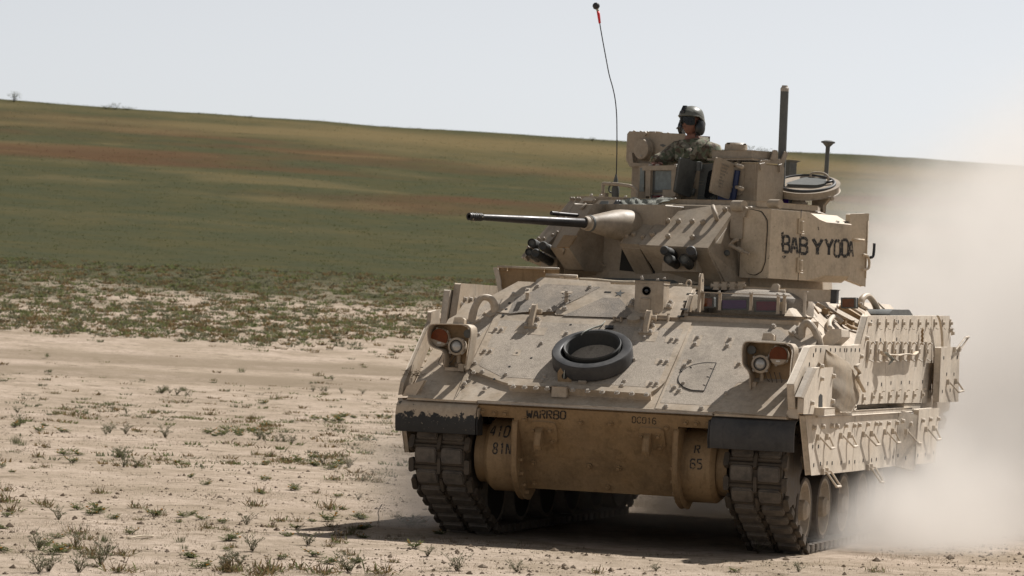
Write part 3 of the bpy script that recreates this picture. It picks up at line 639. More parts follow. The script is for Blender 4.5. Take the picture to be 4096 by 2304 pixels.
# lifting eyes
def lift_eye(A, B, h, parent=VEH, side=V((0, 0, 0))):
    A, B = V(A), V(B); M = (A+B)/2+V((0, 0, h))+side; d = (B-A).normalized()
    bm = bmesh.new(); pts = [A.lerp(B, (1-math.cos(t))/2)+V((0, 0, h*math.sin(t)**.75-.02*abs(math.cos(t))))+d*.05*max(0, -math.cos(t)) for t in [math.pi*k/22 for k in range(23)]]
    a_tube(bm, pts, [.038-.010*math.sin(math.pi*k/22) for k in range(23)], 10)
    for P in (A-d*.02, B+d*.05): a_box(bm, P+V((0, 0, -.005)), (.16, .10, .035), (d, d.cross(GN).normalized(), GN))
    o = fin('lifting_eye', bm, 'tan_paint', parent, smooth=True)
    for P, s in ((A, -1), (B+d*.05, 1)):
        for q in (-.035, .035): place('bolt', BOLT, P+d*s*.055+d.cross(GN).normalized()*q+GN*.014, GN, o, 1.0)
A_, B_ = onp(zG(1690, 700), GO(.024)), onp(zG(2060, 545), GO(.024))
lift_eye(A_, B_, .17)
lettering('lettering', 'LIFT', GO(.0262), zG, (1790, 520), (1915, 590), (1745, 560), VEH, mat='stencil_faint', wd=.9)
A_, B_ = onp(zF(1000, 1255), GO(.012)), onp(zF(880, 1120), GO(.012)); B_ = A_+(B_-A_)*1.0
lift_eye(onp(zF(880, 1130), GO(.012)), onp(zF(1110, 1300), GO(-.05)), .15)
# ---- camera housing in front of the driver
c = onp(zE(640, 760), GO(.047)); base = V((c.x, c.y, 0)); zt = onp(zE(600, 325), PY(c.y-.08)).z; zb = c.z-.10
fp = [(-.125, .11), (-.125, -.045), (-.07, -.085), (.045, -.085), (.125, -.05), (.135, .11)]
bm = bmesh.new(); tops = [base+V((x, y, zt)) for x, y in fp]; a_prism(bm, tops, (0, 0, 1), -(zt-zb), 0); ch = fin('camera_housing', bm, 'tan_paint', VEH, bev=.005)
prism('housing_lid', [base+V((x*1.02, y*1.02, zt)) for x, y in fp], (0, 0, 1), -.018, .006, 'tan_paint', ch, bev=.003)
fx = base+V((-.012, -.085, 0)); lz = onp(zE(605, 487), PY(fx.y)).z
lathe('lens_hood', V((fx.x, fx.y, lz)), (0, -1, 0), [(.037, 0), (.037, .006), (.031, .006), (.030, -.02), (0, -.02)], 'dark_gap', ch, 28); lathe('lens', V((fx.x, fx.y-.001, lz)), (0, -1, 0), [(.027, -.012), (.02, -.002), (0, .003)], 'lens_dark', ch, 24)
box('lens_cover', fx+V((-.005, -.006, lz-.115)), (.085, .008, .10), 'tan_paint', ch); tube('cover_catch', [fx+V((-.03, -.014, lz-.065)), fx+V((.02, -.014, lz-.065))], .005, 'tan_paint', ch, 6)
for x, y in ((500, 262), (508, 292), (772, 306), (888, 286)): place('bolt', BOLT, onp(zE(x, y), PZ(zt+.006)), (0, 0, 1), ch, .75)
for s in (-1, 1):
    q = base+V((s*.165, .03, 0)); q.z = 1.15+.67*(q.y-.02)+.062; b0 = box('mount_foot', q, (.06, .10, .014), 'tan_paint', ch, (V((1, 0, 0)), U, GN))
    for d_ in (-.03, .03): place('bolt', BOLT, q+U*d_+GN*.007, GN, ch, 1.05)
# oval plug and hinge blocks along the plate foot
q = onp(zE(360, 985), GO(.06)); prism('oval_plug', [q+V((.055*math.cos(t)*(1.0)+.0, 0, 0))+U*.03*math.sin(t) for t in [2*math.pi*k/20 for k in range(20)]], GN, -.02, .02, 'tan_paint', VEH)
for x, y in ((90, 985), (855, 960)):
    q = onp(zE(x, y), GO(.05)); bm = bmesh.new(); s_ = 1 if x < 500 else 1.7
    for d_ in (-.03, .03): a_box(bm, q+V((d_*s_, 0, .005)), (.014, .05, .045*s_))
    a_cyl(bm, q+V((-.03*s_, 0, 0)), q+V((.03*s_, 0, 0)), .012, seg=10); a_box(bm, q+V((0, .02, -.0)), (.05*s_, .03, .03*s_)); fin('hinge_block', bm, 'tan_paint', VEH, bev=.004)
# rolled canvas or timber along the turret ring, with clips
for a, b_, r_ in (((1140, 1032), (1735, 1058), .022), ((2060, 1085), (2370, 1100), .022)):
    P0, P1 = onp(z5(*a), PY(1.62)), onp(z5(*b_), PY(1.62)); tube('wooden_pole', curve([P0, P0.lerp(P1, .3)+V((0, 0, .006)), P0.lerp(P1, .7)-V((0, 0, .004)), P1], 5), r_, 'wood', VEH, 9)
for x, y in ((1240, 1063), (1290, 1065), (1475, 1075), (1520, 1078), (2130, 1108), (2175, 1110), (1045, 1015)):
    q = onp(z5(x, y), PY(1.56)); box('pole_clip', q, (.04, .04, .04), 'tan_paint', VEH)
q = onp(z5(2232, 1090), PY(1.56)); tube('ring_bolt', [q+V((.022*math.cos(t), 0, .025+.03*math.sin(t))) for t in [k*.45 for k in range(14)]], .007, 'tan_paint', VEH, 8, closed=True)
q = onp(z5(1048, 1025), PY(1.6)); box('hinge_strap', q+V((0, 0, .01)), (.30, .08, .02), 'tan_paint', VEH, bev=.006); tube('hinge_pin', [q+V((-.14, -.02, .03)), q+V((.14, -.02, .03))], .018, 'tan_paint', VEH, 10)
# ---- driver's station
cross = box('cross_bar', ((.385+1.404)/2, 1.12, 1.893), (1.02, .05, .055), 'tan_paint', VEH, bev=.006)
bolts(GO(.03), zC, [(1255, 292)], rp, scale=1.2)
bm = bmesh.new(); a_prism(bm, rnd([V(p) for p in ((.40, 1.17, 0), (1.36, 1.17, 0), (1.42, 1.35, 0), (1.36, 1.75, 0), (.45, 1.75, 0), (.38, 1.4, 0))], .09), (0, 0, 1), 1.74, 1.955); fin('driver_coaming', bm, 'grey_nonskid', VEH, bev=.05, seg=3, ang=50)
lathe('driver_hatch', (.90, 1.95, 1.95), (0, 0, 1), [(.43, 0), (.43, .10), (.41, .155), (.34, .20), (.2, .222), (0, .228)], 'grey_nonskid', VEH, 40)
def periscope(view, x0, y0, x1, y1, ypl, mat, parent=VEH, pl=None, depth=.10):
    pl = pl or PY(ypl); a, b_, c, d_ = (onp(view(*q), pl) for q in ((x0, y0), (x1, y0), (x1, y1), (x0, y1)))
    n = pl[1] if pl[1].dot(CAM-pl[0]) > 0 else -pl[1]; cc = (a+b_+c+d_)/4; g_ = [cc+(p-cc)*1.18 for p in (a, b_, c, d_)]
    bm = bmesh.new(); a_prism(bm, g_, n, -depth, 0); o = fin('periscope', bm, 'olive_grey', parent, bev=.006)
    prism('periscope_glass', [a, b_, c, d_], n, -.002, .003, mat, o, bev=0); return o
periscope(zE, 1505, 612, 1710, 755, 1.33, 'glass_orange'); periscope(zE, 1880, 645, 2295, 790, 1.30, 'glass_purple'); periscope(zF, 110, 540, 450, 695, 1.32, 'glass_red')
q = onp(zF(568, 628), PY(1.33)); box('indicator_block', q, (.045, .06, .075), 'wood', VEH)
a, b_ = onp(zE(1452, 492), PY(1.24)), onp(zF(705, 460), PY(1.24)); bm = bmesh.new(); a_box(bm, (a+b_)/2, ((b_-a).length, .055, .008)); gr_ = fin('periscope_guard', bm, 'tan_paint', VEH)
for v_, x in ((zE, 1540), (zE, 1838), (zE, 2372), (zF, 478), (zF, 585)):
    t_ = onp(v_(x, 515 if v_ is zE else 450), PY(1.26)); box('guard_post', (t_.x, 1.28, t_.z-.075), (.026, .02, .15), 'tan_paint', gr_); place('bolt', BOLT, (t_.x, 1.245, (a.z+b_.z)/2+.004), (0, 0, 1), gr_, .7)
lv = Q(PX(.42), zE, [(1462, 770), (1470, 240), (1490, 190), (1525, 190), (1542, 240), (1535, 480), (1500, 560), (1490, 770)])
pa = onp(zE(1465, 760), PY(1.22)); pb = onp(zE(1500, 190), PY(1.22)); h_ = pb.z-pa.z
bm = bmesh.new(); a_prism(bm, [V((0, 1.20, pa.z-.05)), V((0, 1.205, pb.z-.03)), V((0, 1.23, pb.z)), V((0, 1.27, pb.z-.002)), V((0, 1.30, pb.z-.04)), V((0, 1.31, pb.z-.16)), V((0, 1.26, pa.z-.05))], (1, 0, 0), pa.x, pa.x+.02); lo = fin('lever_plate', bm, 'tan_paint', VEH, bev=.004)
cyl('lever_hole', (pa.x-.001, 1.265, pb.z-.055), (pa.x+.0215, 1.265, pb.z-.055), .014, 'dark_gap', lo, seg=14)
# slanted ribbed bracket between star plate and driver
prism('driver_side_rail', Q(PX(.43), zE, [(1250, 920), (1350, 560), (1410, 545), (1415, 760), (1300, 900)]), (1, 0, 0), -.02, .02, 'tan_paint', VEH)
# long box beam over the driver
a, b_ = onp(zF(500, 300), PY(1.78)), onp(zF(1400, 345), PY(1.78)); c = onp(zF(1000, 520), PY(1.78)); hb = .105
bm = bmesh.new(); x0 = a.x-.42; a_box(bm, ((x0+b_.x)/2, 1.82, (a.z+b_.z)/2-hb/2), (b_.x-x0, .08, hb)); bms = fin('box_beam', bm, 'tan_paint', VEH, bev=.006)
box('rubber_end', (b_.x+.02, 1.82, (a.z+b_.z)/2-hb/2-.003), (.055, .095, .118), 'rubber', bms, bev=.012, seg=2)
q = onp(zF(430, 330), PY(1.74)); bm = bmesh.new(); a_prism(bm, [q+V((-.04, 0, -.05)), q+V((.03, 0, -.05)), q+V((.035, 0, .03)), q+V((.015, 0, .045)), q+V((-.01, 0, .04)), q+V((-.03, 0, .0))], (0, 1, 0), -.03, .03); a_cyl(bm, q+V((.02, 0, -.02)), q+V((.09, 0, -.02)), .022, seg=12); fin('beam_clamp', bm, 'tan_paint', VEH, bev=.005)
for k in range(4):
    q = onp(zE(1790+140*k, 400), PY(1.80)); bm = bmesh.new(); a_box(bm, q, (.05, .07, .07)); a_cyl(bm, q+V((-.045, -.02, 0)), q+V((.045, -.02, 0)), .018, seg=10); fin('beam_bracket', bm, 'tan_paint', VEH, bev=.006)
# upright post with foot block, and upright plates
q = onp(zF(925, 860), PY(1.30)); t_ = onp(zF(935, 362), PY(1.30)); bm = bmesh.new(); a_cyl(bm, q, V((q.x, q.y, t_.z)), .014, seg=10); a_box(bm, V((q.x, q.y, t_.z)), (.045, .03, .012)); a_box(bm, q+V((.005, 0, -.01)), (.05, .06, .05)); fin('marker_post', bm, 'tan_side', VEH, bev=.003)
prism('upright_plate', Q(PY(1.16), zF, [(850, 895), (1165, 892), (1160, 950), (1138, 1075), (1050, 1160), (850, 1100)]), (0, 1, 0), 0, .012, 'tan_paint', VEH)
bm = bmesh.new(); a_prism(bm, Q(PY(1.10), zF, [(1255, 1160), (1365, 1018), (1560, 1018), (1562, 1155), (1420, 1290), (1215, 1290)]), (0, 1, 0), 0, .32); fin('armour_block', bm, 'tan_side', VEH, bev=.004)
# side-slope fittings
SL = PL((1.6, 2, 1.72), (.41, 0, .46))
bm = bmesh.new(); tubep = Q((SL[0]+SL[1]*.06, SL[1]), zF, [(1500, 640), (1575, 555), (1900, 740), (1930, 790), (1890, 880)]); a_tube(bm, curve(tubep, 4), .012, 8); fin('grab_frame', bm, 'tan_side', VEH, smooth='all')
prism('stowage_tray', Q((SL[0]+SL[1]*.0, SL[1]), zF, [(1500, 660), (1560, 590), (1900, 790), (1880, 890)]), SL[1], 0, .05, 'tan_low', VEH)
periscope(zF, 1585, 495, 1785, 635, 2.6, 'glass_orange')
prism('slope_strip', Q((SL[0], SL[1]), zF, [(1120, 595), (1240, 590), (1900, 940), (1890, 1000)]), SL[1], 0, .03, 'tan_nonskid', VEH)
tube('hose', curve(Q((SL[0]+SL[1]*.03, SL[1]), zF, [(820, 545), (960, 560), (1080, 620), (1150, 700), (1175, 740)]), 5), .010, 'tan_low', VEH, 7)
bm = bmesh.new(); a_tube(bm, curve(Q((SL[0]+SL[1]*.05, SL[1]), zF, [(1370, 1000), (1360, 890), (1430, 800), (1500, 830), (1580, 900)]), 4), .022, 9); fin('hose_elbow', bm, 'tan_side', VEH, smooth='all')
tube('cable_bundle', curve(Q((SL[0]+SL[1]*.03, SL[1]), zF, [(1280, 680), (1420, 770), (1540, 850), (1640, 930), (1760, 990), (1900, 1025)]), 5), .016, 'tan_low', VEH, 7)
for x, y in ((1300, 720), (1420, 790), (1590, 890), (1720, 910)):
    q = onp(zF(x, y), (SL[0]+SL[1]*.03, SL[1])); box('cable_clamp', q, (.06, .09, .05), 'tan_low', VEH, bev=.006)
lift_eye(onp(zF(1890, 620), (SL[0], SL[1])), onp(zF(2150, 760), (SL[0], SL[1])), .13)
tube('rear_rail', Q((SL[0]+SL[1]*.05, SL[1]), zF, [(2190, 560), (2400, 760)]), .010, 'tan_side', VEH, 7)
prism('rear_hump', rnd([onp(zA(x, y), PX(1.45)) for x, y in [(1500, 125), (1530, 40), (1790, 35), (1850, 125)]], .05), (1, 0, 0), -.3, 0, 'olive_grey', VEH, bev=.01)
# ---- left-hand sheet metal shroud, ring and armour edges
LP = PY(1.95)
sh = prism('exhaust_shroud', Q(LP, zD, [(600, 78), (1650, 112), (1640, 190), (1560, 200), (1500, 330), (1230, 380), (760, 580), (690, 560), (650, 330)]), (0, 1, 0), 0, .02, 'tan_low', VEH)
bm = bmesh.new(); e0 = Q(PY(1.93), zD, [(545, 95), (610, 90), (660, 320), (660, 400), (700, 570), (640, 570), (600, 340)]); a_prism(bm, e0, (0, 1, 0), -.02, .05); fin('shroud_edge', bm, 'tan_side', sh, bev=.004)
a, b_ = onp(zD(600, 70), PY(1.9)), onp(zD(1655, 108), PY(1.9)); tube('shroud_lip', [a, b_], .012, 'tan_paint', sh, 6)
for x, y in ((722, 100), (1352, 122)): box('shroud_tab', onp(zD(x, y), PY(1.92)), (.055, .03, .04), 'tan_low', sh)
q = onp(zD(803, 500), PY(1.75)); tube('tow_ring', [q+V((.034*math.cos(t), 0, .034*math.sin(t)*1.0)) for t in [k*2*math.pi/20 for k in range(20)]], .0085, 'tan_paint', VEH, 8, closed=True)
PLX = PX(-1.66)
fin_ = prism('fender_plate', Q(PLX, z1, [(118, 1045), (135, 950), (345, 470), (350, 395), (412, 380), (412, 470), (345, 640), (175, 1040)]), (1, 0, 0), -.035, 0, 'tan_paint', VEH, bev=.006)
PLI = PX(-1.64)
ls = prism('upper_skirt', [V((0, y, z)) for y, z in ((1.25, 1.5), (1.45, 2.11), (4.6, 2.11), (4.6, 1.2), (1.25, 1.2))], (1, 0, 0), -1.72, -1.66, 'tan_paint', VEH, bev=.006)
bolts(PX(-1.66), zG, [(1530, 245), (1640, 245), (1755, 250), (1868, 252), (1475, 355)], ls, scale=1.3)
prism('skirt_backing', [V((0, y, z)) for y, z in ((1.2, 1.3), (1.38, 2.05), (3.0, 2.05), (3.0, 1.2), (1.2, 1.2))], (1, 0, 0), -1.79, -1.735, 'tan_side', VEH)
prism('lower_skirt', [V((0, y, z)) for y, z in ((.15, 1.13), (4.5, 1.13), (4.5, .68), (.38, .68))], (1, 0, 0), -1.74, -1.70, 'tan_paint', VEH)
# fender front edges and side flanges
for s in (-1, 1):
    bm = bmesh.new(); a_box(bm, (s*1.3, .0, 1.136), (.60, .06, .018)); fin('fender_edge', bm, 'tan_paint', VEH, bev=.005)
for pts in ([(1095, 1180), (1130, 1110), (1190, 1120), (1175, 1235), (1080, 1225)],):
    prism('fender_clip', Q(PY(.02), z2, pts), (0, 1, 0), -.02, .10, 'tan_side', VEH)
prism('fender_clip', Q(PY(.03), z1, [(160, 980), (290, 935), (225, 1050), (125, 1055)]), (0, 1, 0), -.01, .06, 'tan_paint', VEH)
# rubber mud flaps
for s, mt in ((-1, 'worn_flap'), (1, 'rubber')):
    prof = [(.03, 1.125), (-.02, 1.118), (-.06, 1.095), (-.082, 1.05), (-.088, .98), (-.082, .92), (-.07, .872)]
    prof = [(p.y, p.z) for p in curve([V((0, y, z)) for y, z in prof], 3)]; x0, x1 = (.985, 1.675)
    bm = bmesh.new(); nx = 14; G0 = []; G1 = []
    for i in range(nx+1):
        x = s*(x0+(x1-x0)*i/nx); wv = .004*math.sin(i*1.7)+.003*math.sin(i*.6)
        G0.append([bm.verts.new((x, y+wv*(1.12-z)*3, z)) for y, z in prof]); G1.append([bm.verts.new((x, y+.018+wv*(1.12-z)*3, z-.004)) for y, z in prof])
    for i in range(nx):
        for k in range(len(prof)-1):
            bm.faces.new((G0[i][k], G0[i+1][k], G0[i+1][k+1], G0[i][k+1])); bm.faces.new((G1[i][k], G1[i][k+1], G1[i+1][k+1], G1[i+1][k]))
        bm.faces.new((G0[i][-1], G0[i+1][-1], G1[i+1][-1], G1[i][-1]))
    for i in (0, nx):
        for k in range(len(prof)-1): bm.faces.new((G0[i][k], G0[i][k+1], G1[i][k+1], G1[i][k]))
    fin('mud_flap', bm, mt, VEH, smooth=True)
    prism('flap_end', [V((0, y, z)) for y, z in ((.05, 1.11), (-.06, 1.08), (-.085, .95), (-.06, .87), (.06, .87))], (1, 0, 0), s*.972-.006, s*.972+.006, mt, VEH)
# ---- headlight clusters
def cluster(view, path, lampc, ambc, legs, s):
    yf = .24; pl = PY(yf); P = [onp(view(*q), pl) for q in path]; P = curve(P, 4)
    bm = bmesh.new(); th = .010; dep = .17; rows = []
    cc = sum(P, V((0, 0, 0)))/len(P)
    for i, p in enumerate(P):
        t = (P[min(i+1, len(P)-1)]-P[max(i-1, 0)]).normalized(); nn = V((-t.z, 0, t.x))
        if nn.dot(cc-p) < 0: nn = -nn
        rows.append([bm.verts.new(q) for q in (p, p+nn*th, p+nn*th+V((0, dep, 0)), p+V((0, dep, 0)))])
    for A, B in zip(rows, rows[1:]):
        for k in range(4): bm.faces.new((A[k], A[(k+1) % 4], B[(k+1) % 4], B[k]))
    bm.faces.new(rows[0]); bm.faces.new(rows[-1]); gd = fin('headlight_guard', bm, 'tan_paint', VEH, bev=.003, ang=50)
    L = onp(view(*lampc), PY(.30)); A = onp(view(*ambc), PY(.32))
    am = lathe('turn_signal', A+V((0, .10, 0)), (0, -1, 0), [(.05, 0), (.078, .03), (.080, .085), (.074, .095), (.070, .088)], 'tan_paint', gd, 28)
    hl = lathe('headlamp', L+V((0, .10, 0)), (0, -1, 0), [(.045, 0), (.072, .03), (.076, .08), (.073, .10), (.055, .104), (.051, .092)], 'tan_paint', gd, 28)
    lathe('headlamp_lens', L+V((0, .012, 0)), (0, -1, 0), [(.052, 0), (.045, .012), (.028, .02), (0, .023)], 'lens_white', hl, 24); lathe('lens_rim', L+V((0, .0, 0)), (0, -1, 0), [(.050, .002), (.054, .010), (.049, .013), (.047, .006)], 'steel_dark', hl, 24, caps=False)
    n_ = 16; tilt = -.28 if s < 0 else 0; bm = bmesh.new(); a0 = [A+V((.070*math.cos(t), .012, .070*math.sin(t))) for t in [R(-22)+tilt+R(224)*k/n_ for k in range(n_+1)]]; a_prism(bm, a0, (0, -1, 0), 0, .016); fin('amber_lens', bm, 'amber', am, bev=.003)
    bm = bmesh.new(); a1 = [A+V((.070*math.cos(t), .012, .070*math.sin(t))) for t in [R(202)+tilt+R(136)*k/10 for k in range(11)]]; a_prism(bm, a1, (0, -1, 0), 0, .012); fin('signal_cap', bm, 'tan_paint', am, bev=.003)
    box('marker_strip', A+V((0, -.002, -.045)), (.034, .004, .011), 'white_paint', am, bev=0)
    for k in range(5):
        t = R(40+72*k); place('screw', BOLT, A+V((.079*math.cos(t), .02, .079*math.sin(t))), (0, -1, 0), am, .55)
    for k in range(4):
        t = R(45+90*k); place('screw', BOLT, L+V((.074*math.cos(t), .005, .074*math.sin(t))), (0, -1, 0), hl, .6)
    g0 = L+V((0, .08, -.09)); bm = bmesh.new(); a_cyl(bm, g0+V((0, 0, .03)), g0+V((0, 0, -.05)), .02, seg=10); a_cyl(bm, g0+V((0, -.01, -.05)), g0+V((0, .0, -.075)), .03, seg=10); a_box(bm, g0+V((0, -.01, -.10)), (.20, .09, .03)); a_box(bm, g0+V((-s*.05, -.06, -.085)), (.05, .05, .06)); fin('lamp_mount', bm, 'tan_paint', gd, bev=.004)
    bk = Q(PY(yf+dep-.005), view, [q for q in path]); cb = sum(bk, V((0, 0, 0)))/len(bk); prism('guard_back', [cb+(q-cb)*.93 for q in bk], (0, 1, 0), -.006, 0, 'tan_low', gd, bev=0)
    lathe('blackout_lamp', A.lerp(L, 1.0)+V((-s*.085, .09, .11)), (0, -1, 0), [(.02, 0), (.034, .02), (.036, .06), (.0, .065)], 'olive_grey', gd, 18)
    for k in range(4):
        q = L+V((s*(.02+.04*k), .08, -.06)); tube('lamp_wire', curve([q, q+V((s*.03, -.02, -.06-.01*k)), q+V((s*(.06-.03*k), .0, -.11)), q+V((s*.10*(k-1), .03, -.13))], 4), .0035, 'wire', gd, 5)
    top = max(P, key=lambda p: p.z); q = onp(view(940, 595) if s > 0 else view(572, 468), PY(.34)); bm = bmesh.new(); a_prism(bm, [q+V(v) for v in ((-.045, 0, -.02), (.045, 0, -.02), (.045, 0, .02), (.02, 0, .032), (-.035, 0, .028))], (0, 1, 0), -.03, .05); fin('guard_cap', bm, 'tan_paint', gd, bev=.005)
    return gd
cluster(z2, [(790, 1002), (785, 900), (770, 860), (735, 815), (726, 760), (728, 680), (742, 638), (780, 622), (930, 630), (1090, 640), (1128, 660), (1142, 705), (1130, 800), (1115, 1005)], (873, 805), (1017, 738), None, 1)
cluster(z1, [(440, 825), (445, 740), (425, 700), (372, 682), (328, 650), (312, 590), (318, 520), (345, 488), (420, 483), (600, 488), (648, 505), (664, 545), (655, 640), (622, 850)], (545, 665), (412, 595), None, -1)
# brush and straw caught behind the far fender plate
q = onp(z1(215, 900), GO(.02)); bm = bmesh.new(); g = random.Random(3)
for k in range(60):
    p = q+V((g.gauss(0, .03), g.gauss(0, .06), g.gauss(.015, .012))); a_tube(bm, [p, p+V((g.gauss(0, .03), g.gauss(0, .03), g.gauss(.01, .02)))], .0018, 3)
tag(fin('caught_straw', bm, 'leaf_dry', VEH), kind='stuff')
# ---- running gear
def track_path():
    C = [(.43, .71, .335), (1.07, .36, .31), (4.97, .36, .31), (5.75, .66, .28)]
    def tang(a, b):       # outer tangent on the lower side when travelling a -> b (towards +Y)
        d = V((b[0]-a[0], b[1]-a[1])); L = d.length; d /= L; n_ = V((d.y, -d.x)); sn = (a[2]-b[2])/L; cs = math.sqrt(1-sn*sn)
        m_ = n_*cs+d*sn; return V((a[0], a[1]))+m_*a[2], V((b[0], b[1]))+m_*b[2]
    pts = []; segs = [tang(C[i], C[i+1]) for i in range(3)]
    def tang_up(a, b):
        d = V((b[0]-a[0], b[1]-a[1])); L = d.length; d /= L; n_ = V((-d.y, d.x)); sn = (a[2]-b[2])/L; cs = math.sqrt(1-sn*sn); m_ = n_*cs+d*sn; return V((a[0], a[1]))+m_*a[2], V((b[0], b[1]))+m_*b[2]
    tu = tang_up(C[0], C[3])
    def arc(c, p, q, k=24):
        a0 = math.atan2(p.y-c[1], p.x-c[0]); a1 = math.atan2(q.y-c[1], q.x-c[0])
        while a1 < a0: a1 += 2*math.pi
        return [V((c[0]+c[2]*math.cos(a0+(a1-a0)*i/k), c[1]+c[2]*math.sin(a0+(a1-a0)*i/k))) for i in range(k+1)]
    pts += arc(C[0], tu[0], segs[0][0]); pts += arc(C[1], segs[0][1], segs[1][0], 6); pts += arc(C[2], segs[1][1], segs[2][0], 6); pts += arc(C[3], segs[2][1], tu[1])
    return pts
TP = track_path(); cum = [0]
for i in range(len(TP)): cum.append(cum[-1]+(TP[(i+1) % len(TP)]-TP[i]).length)
LT = cum[-1]; NS = round(LT/.176); pitch = LT/NS
def tp_at(s):
    s %= LT
    for i in range(len(TP)):
        if cum[i+1] >= s:
            a, b_ = TP[i], TP[(i+1) % len(TP)]; t = (s-cum[i])/max(cum[i+1]-cum[i], 1e-9); return a.lerp(b_, t)
bm = bmesh.new()    # one shoe: local x = across, y = along, z = outwards
a_box(bm, (0, 0, -.004), (.43, .13, .03), mi=0); a_cyl(bm, (-.255, -.068, -.004), (.255, -.068, -.004), .020, seg=8, mi=0); a_cyl(bm, (-.255, .068, -.004), (.255, .068, -.004), .020, seg=8, mi=0)
for s in (-1, 1):
    a_prism(bm, rnd([V((s*.112+x, y, 0)) for x, y in ((-.090, -.063), (.090, -.063), (.090, .063), (-.090, .063))], .026, 3), (0, 0, 1), .008, .036, mi=1)
    a_prism(bm, rnd([V((s*.112+x, y, 0)) for x, y in ((-.083, -.054), (.083, -.054), (.083, .054), (-.083, .054))], .024, 3), (0, 0, 1), .036, .049, mi=1)
    a_prism(bm, rnd([V((s*.240+x, y+.088, 0)) for x, y in ((-.022, -.06), (.022, -.06), (.022, .06), (-.022, .06))], .02, 2), (0, 0, 1), -.028, .030, mi=0)
a_prism(bm, rnd([V((x, y+.088, 0)) for x, y in ((-.014, -.065), (.014, -.065), (.014, .065), (-.014, .065))], .012, 2), (0, 0, 1), -.02, .032, mi=0); a_box(bm, (0, 0, -.06), (.03, .06, .09), mi=0)
SHOE = mesh_of('track_shoe', bm, ['track_steel', 'track_rubber'], smooth=False)
wheel_y = [1.07, 1.83, 2.60, 3.40, 4.20, 4.97]
def wheelmesh():
    bm = bmesh.new(); a_lathe(bm, (-.20, 0, 0), (1, 0, 0), [(.10, 0), (.235, 0), (.24, .0), (.285, .01), (.285, .15), (.24, .16), (.10, .16)], 32, 1, caps=False); a_lathe(bm, (.04, 0, 0), (1, 0, 0), [(.10, 0), (.24, 0), (.285, .01), (.285, .15), (.245, .16), (.235, .152)], 32, 1, caps=False)
    return bm
for s in (-1, 1):
    tr = empty('track'); tr.parent = VEH; tr.matrix_local = Matrix.Identity(4)
    for k in range(NS):
        p = tp_at(k*pitch+.03); a = tp_at(k*pitch+.03-.03); b_ = tp_at(k*pitch+.03+.03); d = (b_-a).normalized(); out = V((0, d.y, -d.x)); along = V((0, d.x, d.y)); x_ = along.cross(out)
        o = link('track_shoe', SHOE, tr); o.matrix_local = Matrix.Translation(V((s*1.335, p.x, p.y))) @ Matrix((x_, along, out)).transposed().to_4x4()
    for i, y in enumerate(wheel_y):
        w_ = empty('road_wheel'); w_.parent = VEH; w_.matrix_local = Matrix.Translation((s*1.335, y, .36)) @ Matrix.Rotation(0 if s > 0 else math.pi, 4, 'Z')
        if i == 0 and s == -1:
            bm = bmesh.new()
            for x in (-.20, .04): a_lathe(bm, (x, 0, 0), (1, 0, 0), [(.235, .01), (.262, .0), (.275, .012), (.275, .148), (.262, .16), (.235, .15)], 36, 0, caps=False)
            TYRE = mesh_of('tyre', bm, 'track_rubber'); bm = bmesh.new()
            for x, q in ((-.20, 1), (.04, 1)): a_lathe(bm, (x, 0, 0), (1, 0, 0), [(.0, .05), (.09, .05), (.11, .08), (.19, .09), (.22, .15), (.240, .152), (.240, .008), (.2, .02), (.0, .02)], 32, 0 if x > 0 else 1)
            a_lathe(bm, (.15, 0, 0), (1, 0, 0), [(.085, 0), (.085, .05), (.06, .075), (0, .08)], 20, 0); RIM = mesh_of('rim', bm, ['wheel_rim', 'dark_gap'])  # inboard discs coloured near black for the shade under the hull
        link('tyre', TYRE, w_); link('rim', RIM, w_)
    c = V((s*1.335, .43, .71)); bm = bmesh.new()
    for x in (-.225, .175):
        teeth = [c+V((0, math.cos(t)*r_, math.sin(t)*r_)) for t, r_ in [(2*math.pi*(k+f)/11, q) for k in range(11) for f, q in ((0, .345), (.22, .33), (.38, .285), (.72, .285), (.88, .33))]]; a_prism(bm, teeth, (1, 0, 0), x, x+.05)
    a_cyl(bm, c-V((.2, 0, 0)), c+V((.2, 0, 0)), .17, seg=24); fin('drive_sprocket', bm, 'track_steel', VEH, bev=.003)
    c = V((s*1.335, 5.75, .66)); lathe('idler_wheel', c-V((.16, 0, 0)), (1, 0, 0), [(.08, 0), (.235, .01), (.235, .31), (.08, .32)], 'wheel_rim', VEH, 28)
    for y in (1.9, 3.9):
        cyl('return_roller', (s*1.335-.15, y, .86), (s*1.335+.15, y, .86), .09, 'track_rubber', VEH)
# ---- near-side armour skirts
XU = 1.745; SU = PX(XU)
def panel(name, view, pts, pl, t, mat='tan_side', bev=.005): return prism(name, Q(pl, view, pts), pl[1], -t, 0, mat, VEH, bev=bev)
def zAB(x, y): return zA(x, y)
pA = panel('upper_skirt', zA, [(100, 1130), (335, 590), (405, 568), (853, 570), (850, 1490), (118, 1490)], SU, .06)
pB = panel('upper_skirt', zA, [(860, 570), (1035, 566), (1075, 545), (1185, 130), (1440, 130), (1440, 1400), (858, 1430)], SU, .06)
pC = panel('upper_skirt', zA, [(1448, 130), (2118, 130), (2110, 1395), (1445, 1400)], SU, .06)
pD = panel('upper_skirt', zA, [(2126, 130), (2382, 130), (2395, 400), (2405, 1100), (2124, 1120)], SU, .06)
def slots(pts, parent, view=zA, pl=SU):
    for p in pts: box('slot', onp(view(*p), pl)+V((.0005, 0, 0)), (.006, .024, .030), 'dark_gap', parent, bev=0)
